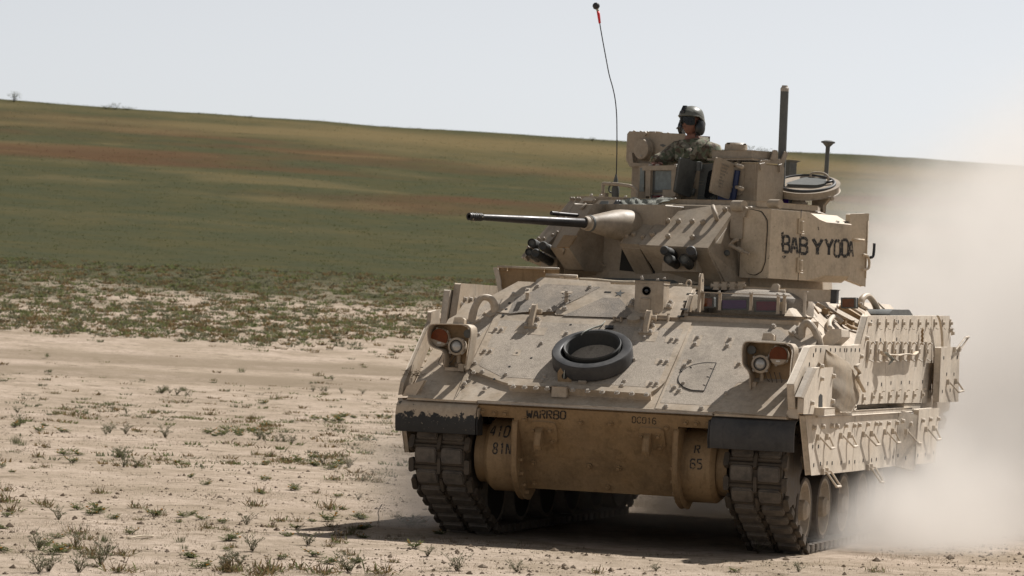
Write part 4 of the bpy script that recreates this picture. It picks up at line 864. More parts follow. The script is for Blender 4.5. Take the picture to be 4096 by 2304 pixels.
slots([(415, 625), (487, 625), (632, 625), (703, 625), (772, 625), (838, 625), (380, 700), (320, 835), (262, 970), (203, 1110), (148, 1248)], pA); slots([(870, 625), (935, 625), (995, 625), (1058, 625), (1235, 210), (1365, 475), (1180, 1120), (1380, 1130)], pB); slots([(1600, 210), (1628, 210), (1605, 465), (1520, 1110), (1672, 1105), (1790, 1100), (1985, 1090)], pC)
bm = bmesh.new(); a_box(bm, (0, 0, .006), (.075, .042, .012)); a_cyl(bm, (0, 0, .01), (0, 0, .03), .015, seg=8); HOOKSTUD = None
a_tube(bm, curve([V((-.04, .0, .02)), V((-.05, .0, .026)), V((-.053, 0, .036)), V((-.05, 0, .045))], 3), .004, 5); HOOK = mesh_of('hook_stud', bm, 'tan_side')
bm = bmesh.new(); a_box(bm, (0, 0, .012), (.17, .10, .02)); a_tube(bm, curve([V((.06, -.03, .02)), V((.075, -.01, .04)), V((.072, .02, .06)), V((.06, .03, .07))], 3), .007, 6); a_cyl(bm, (0, 0, .02), (0, 0, .036), .024, seg=8); a_tube(bm, curve([V((-.07, .02, .02)), V((-.085, .01, .04)), V((-.088, 0, .055))], 3), .006, 6); BRK = mesh_of('strap_bracket', bm, 'tan_side')
def hook(view, p, parent, me=HOOK, s=1.0, name='hook_stud', flip=False): place(name, me, onp(view(*p), SU), (1, 0, 0), parent, s, xdir=(0, 0, -1 if flip else 1))
for x in (1325, 1450, 1570, 1690, 1805, 1925, 2040, 2155, 2275, 2388): hook(zA, (x, 232), pB if x < 1445 else pC if x < 2120 else pD)
for x in (1180, 1300, 1430, 1550, 1670, 1790, 1905, 2025): hook(zA, (x, 640), pB if x < 1445 else pC, BRK, 1.0, 'strap_bracket')
for x, y in ((1105, 1335), (1240, 1312), (1355, 1318), (1490, 1300), (1605, 1293), (1725, 1300), (1850, 1285), (1970, 1277), (2085, 1270)): hook(zA, (x, y), pB if x < 1445 else pC, HOOK, 1.0, 'hook_stud', y < 1330)
for p in ((1195, 238), (1152, 450), (1073, 718)): place('bolt', SIDEBOLT, onp(zA(*p), SU), (1, 0, 0), pB, 1.3)
for p in ((2385, 335), (2410, 375)): place('bolt', SIDEBOLT, onp(zA(*p), SU), (1, 0, 0), pD, 1.4)
tube('webbing_strap', curve([onp(zA(x, y), SU)+V((.045, 0, 0)) for x, y in ((1300, 640), (1350, 700), (1430, 690), (1550, 700), (1600, 690), (1690, 680), (1780, 690), (1830, 650))], 4), .022, 'canvas_tan', pC, 6, flat=.35)
tube('strap_end', [onp(zA(1330, 660), SU)+V((.07, 0, 0)), onp(zA(1400, 760), SU)+V((.09, 0, 0)), onp(zA(1340, 820), SU)+V((.10, 0, 0))], .02, 'cloth_grey', pC, 6, flat=.3)
tube('webbing_strap', curve([onp(zA(x, y), SU)+V((.05, 0, 0)) for x, y in ((2130, 118), (2165, 200), (2195, 400), (2200, 600), (2190, 770))], 4), .012, 'canvas_tan', pD, 6, flat=.4)
tube('chain', [onp(zA(1945, 300+30*k), SU)+V((.02+.008*(k % 2), 0, 0)) for k in range(9)], .012, 'tan_low', pC, 6)
# rear armour box panel standing proud, with handles
SR = PX(1.86); pE = panel('rear_skirt_panel', zA, [(2262, 592), (2438, 590), (2530, 640), (2512, 1378), (2228, 1390)], SR, .06)
box('shadow_gap', onp(zA(2205, 1000), PX(1.80)), (.08, .06, .34), 'tan_low', pE)  # darker block put in for the shadow gap at the panel's front edge
def uhandle(view, a, b_, c, d_, pl, proud, parent, r_=.0085, mat='tan_side'):
    n = V((1, 0, 0)); A, B, C_, D_ = (onp(view(*q), pl) for q in (a, b_, c, d_))
    bm = bmesh.new(); a_tube(bm, [A, A+n*proud*.5, C_+n*proud], r_, 7); a_tube(bm, [B, B+n*proud*.5, D_+n*proud], r_, 7); a_tube(bm, [C_+n*proud, D_+n*proud], r_*1.25, 8)
    for p in (A, B): a_box(bm, p+n*.012, (.03, .045, .05))
    return fin('handle', bm, mat, parent, smooth=True)
uhandle(zA, (2345, 1095), (2460, 1085), (2440, 1240), (2515, 1220), SR, .05, pE); uhandle(zA, (2440, 620), (2510, 610), (2535, 440), (2590, 430), SR, .05, pE)
slots([(2297, 740), (2415, 730), (2500, 730), (2340, 980), (2447, 980), (2275, 1235), (2390, 1215)], pE, zA, SR)
# lower skirts
XL = 1.735; SLo = PX(XL)
q1 = panel('lower_skirt', zB, [(265, 385), (992, 348), (950, 1190), (350, 1250)], SLo, .05); q2 = panel('lower_skirt', zB, [(1000, 347), (1636, 306), (1588, 1108), (957, 1190)], SLo, .05)
q3 = prism('lower_skirt', [onp(zB(1641, 302), PX(1.74)), onp(zB(1930, 382), PX(1.86)), onp(zB(1870, 1185), PX(1.86)), onp(zB(1591, 1106), PX(1.74))], (1, 0, 0), -.05, 0, 'tan_side', VEH, bev=.005)
q4 = panel('lower_skirt', zB, [(1936, 290), (2235, 267), (2165, 1060), (1876, 1090)], PX(1.86), .05)
def sb(view, pts, pl, parent, s=1.35): 
    for p in pts: place('bolt', SIDEBOLT, onp(view(*p), pl), (1, 0, 0), parent, s*.8)
sb(zB, [(372, 555), (503, 535), (637, 525), (712, 530), (845, 520), (968, 518)], SLo, q1, 1.7); sb(zB, [(1042, 512), (1168, 500), (1290, 492), (1345, 490), (1472, 485), (1595, 478)], SLo, q2, 1.7); sb(zB, [(1678, 455), (1790, 490), (1902, 535)], PX(1.80), q3, 1.7); sb(zB, [(1975, 445), (2087, 430), (2203, 420)], PX(1.86), q4, 1.7)
slots([(370, 830), (452, 830), (385, 1105), (483, 1085), (580, 1075), (655, 1075), (785, 1070), (905, 1060)], q1, zB, SLo); slots([(988, 1055), (1110, 1035), (1235, 1030), (1305, 1020), (1430, 1000), (1550, 985)], q2, zB, SLo); slots([(1625, 965), (1740, 1000), (1850, 1040)], q3, zB, PX(1.80)); slots([(1915, 960), (2025, 945), (2145, 925)], q4, zB, PX(1.86))
for par, pl, a, b_, c, d_ in ((q1, SLo, (430, 695), (565, 685), (530, 858), (582, 845)), (q1, SLo, (768, 672), (895, 660), (870, 830), (925, 818)), (q2, SLo, (1100, 650), (1220, 640), (1205, 808), (1258, 795)), (q2, SLo, (1418, 615), (1533, 605), (1515, 775), (1562, 765)), (q3, PX(1.80), (1728, 612), (1838, 650), (1820, 770), (1872, 780)), (q4, PX(1.86), (2022, 575), (2135, 560), (2105, 728), (2160, 715))):
    uhandle(zB, a, b_, c, d_, pl, .06, par)
uhandle(zB, (500, 1200), (565, 1190), (580, 1415), (640, 1410), SLo, .08, q1, .009); uhandle(zB, (1160, 1140), (1220, 1130), (1235, 1345), (1280, 1350), SLo, .08, q2, .009)
# shelf between the skirts
zsh = onp(zB(1200, 330), SLo).z
sf = box('skirt_shelf', (1.60, 2.4, zsh+.005), (.30, 4.0, .04), 'tan_side', VEH, bev=.006)
for k in range(9): box('shelf_slot', (1.66, .95+.33*k, zsh+.0262), (.10, .06, .003), 'dark_gap', sf, bev=0)
bm = bmesh.new(); a_prism(bm, [V((1.55, 0, zsh+.02)), V((1.735, 0, zsh-.01)), V((1.735, 0, zsh+.05)), V((1.60, 0, zsh+.14))], (0, 1, 0), 4.05, 4.9); fin('shelf_box', bm, 'tan_side', VEH, bev=.006)
prism('rear_guard', [onp(zB(x, y), PX(1.6)) for x, y in [(2200, 180), (2390, 175), (2380, 290), (2270, 345), (2345, 430), (2300, 580), (2230, 560)]], (1, 0, 0), -.1, 0, 'tan_paint', VEH)
# front fin plate with cut-out, and the bulged canvas dodger behind it
SM = PX(1.82); fz = panel('front_fin', zA, [(245, 1335), (440, 893), (668, 886), (655, 1180), (640, 1490), (612, 1560), (235, 1560)], SM, .05)
bm = bmesh.new(); s0 = Q(SM, zA, [(245, 1335), (440, 893), (385, 885), (200, 1315)]); a_prism(bm, s0, (1, 0, 0), -.05, -.003); fin('fin_edge', bm, 'pale_metal', fz)
prism('fin_slot', rnd(Q(SM, zB, [(452, 265), (458, 90), (485, 55), (513, 80), (512, 262)]), .01), (1, 0, 0), .0005, .002, 'dark_gap', fz, bev=0)
box('fin_foot', onp(zB(530, 312), PX(1.85)), (.10, .40, .06), 'tan_side', fz); sb(zA, [(490, 1045), (660, 1005), (345, 1400), (645, 1375), (485, 860)], SM, fz, 1.6)
bm = bmesh.new(); rows = []
prof = [(0.0, (560, 615), (565, 612)), (.12, (535, 760), (735, 700)), (.28, (520, 900), (935, 830)), (.5, (525, 1120), (1040, 1050)), (.68, (540, 1300), (1085, 1230)), (.84, (560, 1449), (1040, 1400)), (1.0, (700, 1540), (930, 1555))]
NU, NVv = 16, 26
for j in range(NVv+1):
    t = j/NVv
    for k in range(len(prof)-1):
        if prof[k][0] <= t <= prof[k+1][0]: break
    f = (t-prof[k][0])/(prof[k+1][0]-prof[k][0]); lx = [prof[k][1][i]*(1-f)+prof[k+1][1][i]*f for i in (0, 1)]; rx = [prof[k][2][i]*(1-f)+prof[k+1][2][i]*f for i in (0, 1)]
    row = []
    for i in range(NU+1):
        s_ = i/NU; p = onp(zA(lx[0]+(rx[0]-lx[0])*s_, lx[1]+(rx[1]-lx[1])*s_), PX(1.78)); bul = .10*math.sin(math.pi*min(1, s_*1.0))**.7*math.sin(math.pi*(.12+.8*t))+.012*math.sin(9*s_+5*t)+.01*math.sin(17*t-6*s_)
        d = (CAM-p).normalized(); row.append(bm.verts.new(p+d*(bul/d.x*.9)*.55+V((0, 0, 0))))
    rows.append(row)
for A, B in zip(rows, rows[1:]):
    for i in range(NU): bm.faces.new((A[i], A[i+1], B[i+1], B[i]))
bmesh.ops.solidify(bm, geom=bm.faces[:], thickness=.006)
fin('canvas_dodger', bm, 'canvas_tan', VEH, smooth='all')
tube('dodger_strap', curve([onp(zA(x, y), PX(1.82)) for x, y in ((1050, 830), (1000, 870), (1060, 960), (1030, 1040), (1100, 1180), (1130, 1240))], 4), .018, 'canvas_tan', VEH, 6, flat=.4)
bm = bmesh.new(); a_tube(bm, curve([onp(zB(x, y), PX(1.82)) for x, y in ((1010, 225), (1000, 250), (1010, 270), (985, 290), (980, 310))], 3), .007, 6); fin('strap_hook', bm, 'tan_side', VEH, smooth='all')
# ---- spare road wheel tyre ring lying on the glacis
SW = empty('spare_road_wheel'); tag(SW, 'black rubber-tyred spare road wheel ring lying strapped on the sloping front', 'spare wheel')
c1, c2 = onp(z1(1308, 690), GO(.12)), onp(z1(1935, 700), GO(.12)); ct, cb = onp(z1(1655, 545), GO(.14)), onp(z1(1630, 880), GO(.14)); cc = (c1+c2)/2; cc = onp(z1(1622, 705), GO(.125)); Rw = (c2-c1).length/2
tilt = V((0, -.49, .872)).normalized()
lathe('tyre', cc-tilt*.10, tilt, [(Rw*.73, 0), (Rw*.97, 0), (Rw, .012), (Rw, .115), (Rw*.97, .13), (Rw*.80, .135), (Rw*.76, .128), (Rw*.73, .10)], 'rubber', SW, 56, caps=False)
c3 = cc+V((.0, .012, .02)); lathe('rim', c3-tilt*.10, tilt, [(Rw*.69, 0), (Rw*.70, .10), (Rw*.72, .135), (Rw*.70, .145), (Rw*.66, .13), (Rw*.64, .05), (Rw*.62, .0)], 'launcher_dark', SW, 48, caps=False); lathe('shade_disc', c3-tilt*.098, tilt, [(Rw*.625, 0), (0, .001)], 'black_plastic', SW, 40, caps=False)  # black disc stands for the shade inside the open ring
q = onp(z1(1407, 900), GO(.075)); br = rnd([q+V((x, -.0, z)) for x, z in ((-.05, -.09), (.05, -.09), (.06, .03), (.03, .075), (-.03, .075), (-.062, .03))], .015)
bm = bmesh.new(); a_prism(bm, br, (0, 1, .25), -.008, .008); tb = fin('tie_plate', bm, 'tan_low', SW, bev=.003); cyl('tie_hole', q+V((0, -.011, .0)), q+V((0, .011, .0)), .026, 'dark_gap', tb, seg=18); box('tie_foot', q+V((0, -.04, -.085)), (.11, .09, .014), 'tan_low', SW, (V((1, 0, 0)), U, GN)); tube('tie_strap', curve([q+V((-.005, -.012, -.02)), q+V((0, -.01, .08)), q+V((-.01, .05, .13))], 4), .012, 'cloth_grey', SW, 6, flat=.4)
a = [onp(z1(x, y), GO(h)) for x, y, h in ((1535, 575, .16), (1560, 550, .17), (1620, 522, .10), (1690, 500, .06), (1720, 470, .05))]; tube('web_strap', curve(a, 4), .016, 'cloth_grey', SW, 6, flat=.3)
q = onp(z1(1758, 515), GO(.05)); box('strap_buckle', q, (.065, .03, .02), 'steel_dark', SW, (V((1, 0, 0)), U, GN)); q = onp(z1(1548, 945), GO(.05)); box('wheel_stop', q, (.06, .05, .03), 'tan_paint', SW, (V((1, 0, 0)), U, GN))

# ================================================================== turret (turned 27 degrees towards the vehicle's right)
def P3(a, b, c):
    a, b, c = tw(*a), tw(*b), tw(*c); n = (b-a).cross(c-a).normalized()
    if n.dot(CAM-a) < 0: n = -n
    return (a, n)
def off(pl, d): return (pl[0]+pl[1]*d, pl[1])
TM = 'tan_turret'
def tprism(name, prof, x0, x1, mat=TM, bev=.006, parent=VEH):     # profile in (y', z), extruded across
    return prism(name, [tw(0, y, z) for y, z in prof], EX, x0, x1, mat, parent, bev=bev)
lathe('turret_ring', tw(0, .05, 2.06), (0, 0, 1), [(.98, 0), (.98, .10), (.93, .12), (.90, .17)], 'olive_grey', VEH, 64)
bm = bmesh.new()
lo = [(-.95, -.62), (-.35, -.78), (.35, -.78), (.95, -.55), (1.0, .6), (.7, 1.1), (-.7, 1.1), (-1.0, .6)]; hi = [(-.98, -.40), (-.35, -.48), (.35, -.48), (.95, -.38), (.98, .55), (.66, 1.02), (-.66, 1.02), (-1.0, .55)]
ra = [bm.verts.new(tw(x, y, 2.20)) for x, y in lo]; rb = [bm.verts.new(tw(x, y, 2.90)) for x, y in hi]
bm.faces.new(ra); bm.faces.new(rb)
for k in range(8): bm.faces.new((ra[k], ra[(k+1) % 8], rb[(k+1) % 8], rb[k]))
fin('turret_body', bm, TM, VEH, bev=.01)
prism('turret_roof', [tw(x, y, 2.9) for x, y in [(-1.1, -.42), (-.3, -.46), (.5, -.40), (.95, -.30), (.98, .5), (.6, 1.0), (-.6, 1.0), (-1.05, .5)]], (0, 0, 1), 0, .05, TM, VEH)
# near cheek: lit sloping plates with studs
KR = P3((.219, -.98, 2.529), (.93, -.90, 2.512), (.16, -.62, 2.81))
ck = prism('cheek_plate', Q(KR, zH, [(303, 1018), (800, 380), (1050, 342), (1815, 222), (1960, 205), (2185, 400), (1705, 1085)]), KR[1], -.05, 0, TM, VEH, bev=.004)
c0 = prism('inner_cheek_plate', Q(off(KR, -.015), zH, [(0-90, 988), (298, 1012), (735, 420), (300, 405), (270, 425)]), KR[1], -.05, 0, TM, VEH, bev=.004)
bolts(KR, zH, [(893, 555), (1110, 562), (1392, 568), (1612, 580), (570, 832), (895, 880), (1395, 898), (2070, 325)], ck, STUD, 1.05, name='stud'); bolts(off(KR, -.015), zH, [(340, 520), (515, 530), (45, 850), (190, 830), (385, 885)], c0, STUD, .95, name='stud')
q = onp(zH(1880, 440), KR); e1 = EX.lerp(EY, .55).normalized()
bm = bmesh.new(); a_tube(bm, [q+KR[1]*.035+(KR[1].cross(e1).normalized()*.085*math.cos(t)+KR[1]*.05*math.sin(t)) for t in [2*math.pi*k/22 for k in range(22)]], .019, 8, closed=True, flat=1.0); fin('turret_lift_ring', bm, TM, VEH, smooth='all')
# undersides of the cheek wedge
def under(name, A, B, zb, yb, xs=None):
    a, b_ = tl(A), tl(B); pts = [A, B, tw((xs or (a.x, b_.x))[1], yb, zb), tw((xs or (a.x, b_.x))[0], yb, zb)]; n = (pts[1]-pts[0]).cross(pts[2]-pts[0]).normalized()
    return prism(name, pts, n, -.02, .0, TM, VEH, bev=0)
a, b_ = onp(zH(303, 1022), off(KR, -.012)), onp(zH(1703, 1088), off(KR, -.012)); under('cheek_underside', a, b_, 2.20, -.62)
a2, b2 = onp(zH(-90, 990), off(KR, -.03)), onp(zH(296, 1014), off(KR, -.03)); under('cheek_underside', a2, b2, 2.20, -.66)
prism('cheek_end', [b_, onp(zH(2190, 405), off(KR, -.012)), tw(1.02, -.42, 2.86), tw(1.0, -.40, 2.20), tw(.93, -.62, 2.20)], EX, -.03, 0, TM, VEH, bev=0)
e0 = tl(a2); prism('cheek_end', [a2, onp(zI(2380, 440), off(KR, -.03)), tw(e0.x+.06, -.45, 2.86), tw(e0.x+.02, -.5, 2.2), tw(e0.x+.02, -.66, 2.2)], EX, 0, .03, TM, VEH, bev=0)
# roof hood plates, sunlit
HP = P3((.16, -.62, 2.815), (.7, -.55, 2.83), (.2, -.30, 2.92))
prism('sight_hood', rnd(Q(off(HP, .02), zH, [(292, 392), (330, 345), (1000, 130), (1150, 145), (760, 372), (715, 402)]), .012), HP[1], -.03, .012, 'tan_side', VEH, bev=.008)
prism('roof_plate', Q(off(HP, -.01), zH, [(1050, 335), (1320, 205), (1900, 200), (1815, 222)]), HP[1], -.02, .0, TM, VEH)
# far cheek
KL = P3((-1.167, -1.0, 2.393), (-1.058, -.50, 2.936), (-.5, -.50, 2.936))
cl_ = prism('cheek_plate', Q(KL, zI, [(376, 1128), (1238, 140), (1468, 148), (1390, 262), (1150, 560), (835, 905), (640, 850), (500, 1000), (470, 1100), (432, 1150)]), KL[1], -.055, 0, TM, VEH, bev=.004)
bolts(KL, zI, [(1228, 160), (1268, 162), (1328, 163), (1372, 165), (985, 450), (1100, 455), (1130, 505), (990, 740), (905, 785), (755, 845), (665, 845), (490, 1000)], cl_, STUD, .7, name='stud')
prism('cheek_plate', Q(off(KL, -.02), zI, [(990, 860), (1110, 700), (1180, 640), (1700, 175), (2030, 180), (1860, 440), (1400, 800)]), KL[1], -.05, 0, TM, VEH, bev=.004)
prism('cover_plate', rnd(Q(KL, zI, [(1430, 205), (1470, 155), (1640, 160), (1600, 215)]), .01), KL[1], 0, .02, TM, VEH)
prism('vent_plate', rnd(Q(off(KL, -.018), zI, [(1700, 258), (1740, 200), (1865, 205), (1840, 290)]), .01), KL[1], 0, .006, 'olive_grey', VEH)
for k in range(2): tube('hose', curve([onp(zI(x+40*k, y), off(KL, .02)) for x, y in ((2010, 185), (1950, 280), (1900, 370), (1870, 430))], 3), .016, 'rubber', VEH, 7)
a, b_ = onp(zI(376, 1140), off(KL, -.03)), onp(zI(835, 905), off(KL, -.03)); under('cheek_underside', a, tw(-.45, -.80, 2.40), 2.22, -.60, (-.95, -.3))
prism('mantlet_block', [tw(x, -.62, z) for x, z in ((-.50, 2.20), (.30, 2.20), (.28, 2.88), (-.45, 2.88))], EY, -.12, .2, TM, VEH)
prism('mantlet_recess', [tw(x, -.745, z) for x, z in ((-.22, 2.30), (.20, 2.28), (.22, 2.48), (-.2, 2.52))], -EY, 0, .004, 'dark_gap', VEH, bev=0)
prism('loader_plate', Q(TPY(-.70), zI, [(2010, 400), (2090, 300), (2440, 300), (2400, 430), (2210, 640), (2180, 500), (2000, 450)]), -EY, -.02, 0, TM, VEH); bolts(TPY(-.70), zI, [(2145, 308), (2172, 380), (2260, 470)], VEH, STUD, .9, name='stud')
# wedge-shaped sight box beside the gun
XW0, XW1 = -.66, -.43
w0 = onp(zI(1600, 242), TPX(XW1)); w1 = onp(zI(1198, 1000), TPX(XW1)); w2 = onp(zI(1450, 1375), TPX(XW1)); w0, w1, w2 = tl(w0), tl(w1), tl(w2)
wb = tprism('sight_box', [(w0.y, w0.z), (w1.y, w1.z), (w2.y, w2.z), (w2.y+.35, w2.z), (w0.y+.3, w0.z)], XW0, XW1, bev=.006)
SB = P3((XW0, w0.y, w0.z), (XW1, w0.y, w0.z), (XW1, w1.y, w1.z)); tube('box_latch', [onp(zI(1480, 235), off(SB, .01)), onp(zI(1420, 300), off(SB, .012)), onp(zI(1390, 320), off(SB, .02))], .012, TM, wb, 7); tube('box_latch', [onp(zI(1095, 1010), off(SB, .0)), onp(zI(1085, 1090), TPX(XW0+.1))], .012, TM, wb, 7)
prism('box_door', [p for p in Q(off(SB, .0), zI, [(985, 985), (1110, 790), (1320, 800), (1195, 990)])], SB[1], 0, .012, 'tan_low', wb)
# autocannon
g0, g1 = tw(-.1, -.70, 2.696), tw(-.1, -2.774, 2.672); gd = (g1-g0).normalized()
gm = lathe('gun_mantlet', g0, gd, [(.09, -.1), (.128, 0), (.137, .10), (.137, .20), (.131, .26), (.078, .53), (.070, .55), (.068, .61), (.060, .62), (.058, .66)], TM, VEH, 40); lathe('mantlet_band', g0+gd*.575, gd, [(.0695, 0), (.0735, .005), (.0735, .025), (.0695, .03)], 'olive_grey', gm, 32, caps=False)
Lg = (g1-g0).length
bl = lathe('gun_barrel', g0+gd*.60, gd, [(.046, 0), (.046, .06), (.041, .07), (.037, .6), (.029, 1.15), (.026, Lg-.60-.16), (.030, Lg-.60-.155), (.032, Lg-.60-.15), (.032, Lg-.60-.0), (.018, Lg-.60), (.016, Lg-.60-.05)], 'steel_dark', VEH, 28)
for k in range(5): lathe('muzzle_ring', g0+gd*(Lg-.14+.026*k), gd, [(.0325, 0), (.0345, .003), (.0345, .011), (.0325, .014)], 'steel_dark', bl, 24, caps=False)
for k in range(10):
    t = 2*math.pi*k/10; uu, vv_, _ = frame(gd); q = g0+gd*(Lg-.128+.026*(k % 5))+(uu*math.cos(t)+vv_*math.sin(t))*.0325; place('muzzle_port', STUD, q, (uu*math.cos(t)+vv_*math.sin(t)), bl, .25)
c0_, c1_ = onp(zI(880, 398), TPX(-.55)), onp(zI(1225, 428), TPX(-.55)); cyl('machine_gun_barrel', c1_+(c1_-c0_)*.3, c0_, .017, 'steel_dark', VEH, seg=14); d_ = (c0_-c1_).normalized(); lathe('flash_hider', c0_-d_*.09, d_, [(.017, 0), (.0195, .01), (.0195, .09), (.012, .092), (.011, .07)], 'steel_dark', VEH, 16)
# smoke grenade launchers
def launcher(view, end, back, r_, depth_e, depth_b, cap):
    e, b2 = onp(view(*end), TPY(depth_e)), onp(view(*back), TPY(depth_b)); d = (e-b2).normalized(); L = (e-b2).length
    o = lathe('grenade_tube', b2, d, [(r_*.95, 0), (r_*.95, L*.55), (r_*1.05, L*.57), (r_*1.05, L*.62), (r_*.97, L*.64), (r_*.97, L), (r_*.86, L), (r_*.82, L-.03)], 'launcher_dark', VEH, 22)
    if cap: lathe('tube_cap', e, d, [(r_*1.04, -.03), (r_*1.04, .0), (r_*.85, .012), (r_*.3, .006), (0, .0)], 'launcher_dark' if cap == 1 else 'rubber', o, 22)
    else: lathe('tube_inside', e-d*.02, d, [(r_*.8, 0), (r_*.45, .008), (0, .0)], 'olive_grey', o, 18)
for e, b_, r_, cap in (((738, 958), (960, 1085), .040, 1), ((612, 1085), (860, 1230), .040, 1), ((545, 905), (660, 955), .040, 0), ((495, 1060), (640, 1180), .036, 0)): launcher(zI, e, b_, r_, -1.28, -.92, cap)
for e, b_, r_, cap in (((812, 1140), (1060, 1245), .039, 1), ((888, 1310), (1060, 1430), .043, 0), ((1210, 1310), (1330, 1440), .046, 0), ((1360, 1155), (1400, 1290), .043, 2)): launcher(zH, e, b_, r_, -1.14, -.84, cap)
box('launcher_mount', onp(zH(1180, 1440), TPY(-.80)), (.40, .08, .12), TM, VEH, (EX, EY, EZ)); box('launcher_mount', onp(zI(900, 1240), TPY(-.86)), (.20, .10, .2), TM, VEH, (EX, EY, EZ))
# ---- missile launcher box
ZB, ZT, X0, X1 = 2.275, 2.868, 1.005, 1.332
bm = bmesh.new(); rings = []
for y, ct, cb in ((-.55, .0005, .0005), (-.04, .0005, .0005), (.10, .055, .03), (.20, .075, .055), (.552, .08, .06)):
    rings.append([bm.verts.new(tw(x, y, z)) for x, z in ((X0, ZB), (X1-cb*1.5, ZB), (X1, ZB+cb), (X1, ZT-ct), (X1-ct*2.2, ZT), (X0, ZT))])
for A, B in zip(rings, rings[1:]):
    for k in range(6): bm.faces.new((A[k], A[(k+1) % 6], B[(k+1) % 6], B[k]))
bm.faces.new(rings[0]); bm.faces.new(rings[-1])
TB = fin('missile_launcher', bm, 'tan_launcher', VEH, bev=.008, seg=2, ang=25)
FP, SP = TPY(-.55), TPX(X1)
prism('front_door', rnd(Q(FP, z6, [(708, 405), (790, 408), (880, 430), (932, 510), (935, 600), (912, 930), (880, 1025), (820, 1062), (755, 1050), (708, 985), (695, 900)]), .02, 3), -EY, 0, .014, 'tan_launcher', TB, bev=.004); tube('door_gap', [p-EY*.001 for p in rnd(Q(FP, z6, [(704, 400), (790, 402), (886, 424), (940, 508), (943, 600), (920, 935), (884, 1033), (820, 1070), (750, 1058), (702, 990), (688, 900)]), .02, 3)], .004, 'dark_gap', TB, 5, closed=True)
tube('seam', [onp(z6(1284, 402), SP), onp(z6(1250, 1132), SP)], .0035, 'dark_gap', TB, 5)
for x, y in ((1275, 572), (1262, 968)):
    q = onp(z6(x, y), SP); bm = bmesh.new(); a_box(bm, q+EX*.008, (.016, .075, .13), (EX, EY, EZ)); a_cyl(bm, q+EX*.02-EZ*.045, q+EX*.02+EZ*.045, .017, seg=12); fin('hinge', bm, 'tan_launcher', TB, bev=.003)
prism('rear_panel', [tw(X1-.02, y, z) for y, z in ((.55, ZB+.03), (.80, ZB-.02), (.806, ZT+.03), (.55, ZT+.012))], EX, -.05, 0, 'tan_launcher', TB); tube('panel_rib', [onp(z6(1962, 520), TPX(X1-.015)), onp(z6(1938, 1100), TPX(X1-.015))], .006, 'tan_launcher', TB, 6)
tube('panel_peg', [onp(z6(1815, 708), SP), onp(z6(1905, 714), SP)+EX*.02], .011, 'tan_launcher', TB, 8)
tube('grab_handle', curve([onp(z6(x, y), TPX(X1+.02)) for x, y in ((1912, 862), (1955, 875), (1975, 930), (1965, 1000), (1910, 1012))], 4), .012, 'tan_launcher', TB, 8)
tube('black_hook', curve([onp(z6(x, y), TPX(X1+.02)) for x, y in ((2027, 745), (2022, 830), (2012, 880), (1985, 890))], 4), .013, 'black_plastic', TB, 8)
# the stencil reads as sprayed letter by letter, unevenly
for ch, xa, xb, yt, yb, mt in (('B', 1100, 1165, 672, 832, 'stencil'), ('A', 1182, 1248, 682, 845, 'stencil'), ('B', 1272, 1345, 690, 848, 'stencil'), ('Y', 1402, 1500, 700, 858, 'stencil'), ('Y', 1528, 1606, 702, 862, 'stencil'), ('O', 1622, 1680, 715, 880, 'stencil'), ('D', 1700, 1762, 708, 874, 'stencil'), ('A', 1770, 1812, 720, 878, 'stencil')):
    lettering('lettering', ch, SP, z6, (xa, yt), (xb, yt+4), (xa-3, yb), TB, mt, wd=1.25, gap=0, cell=3.5)
for pts in ([(1078, 640), (1105, 625), (1098, 800), (1078, 770)], [(1085, 868), (1130, 872), (1115, 900), (1098, 898)], [(1640, 512), (1672, 524), (1665, 542), (1630, 530)], [(1725, 520), (1765, 525), (1760, 545), (1720, 542)], [(1450, 580), (1462, 575), (1465, 612), (1455, 612)]):
    prism('paint_smudge', Q(SP, z6, pts), EX, .001, .0022, 'stencil_faint', TB, bev=0)
# launcher arm and pivots
for x, y, r_ in ((595, 365, .048), (965, 345, .04)):
    q = onp(z6(x, y), TPY(-.60 if x < 700 else -.35)); bm = bmesh.new(); a_cyl(bm, q-EX*.0, q+EX*.12, r_, seg=24); a_cyl(bm, q-EX*.01, q, r_*.8, seg=24); fin('pivot_drum', bm, TM, VEH, smooth=True)
prism('launcher_arm', rnd(Q(TPY(-.58), z6, [(572, 400), (650, 350), (690, 400), (680, 700), (560, 690)]), .02), EY, 0, .06, TM, VEH); prism('launcher_arm', Q(TPY(-.60), z6, [(655, 340), (720, 385), (700, 480), (640, 380)]), EY, 0, .04, TM, VEH)
bm = bmesh.new(); ps = [onp(z6(x, y), TPY(-.66)) for x, y in ((565, 760), (600, 720), (640, 705))]; a_tube(bm, ps, .016, 8); ps = [onp(z6(x, y), TPY(-.66)) for x, y in ((560, 762), (620, 795), (700, 830), (755, 852))]; a_tube(bm, ps, [.022, .016, .014, .012], 8); a_cyl(bm, onp(z6(640, 800), TPY(-.66)), onp(z6(690, 826), TPY(-.66)), .022, seg=10); fin('locking_lever', bm, TM, VEH, smooth=True)
lathe('dark_knob', onp(z6(542, 845), TPY(-.64)), -EY, [(.02, 0), (.028, .015), (.02, .035), (0, .04)], 'olive_grey', VEH, 16)
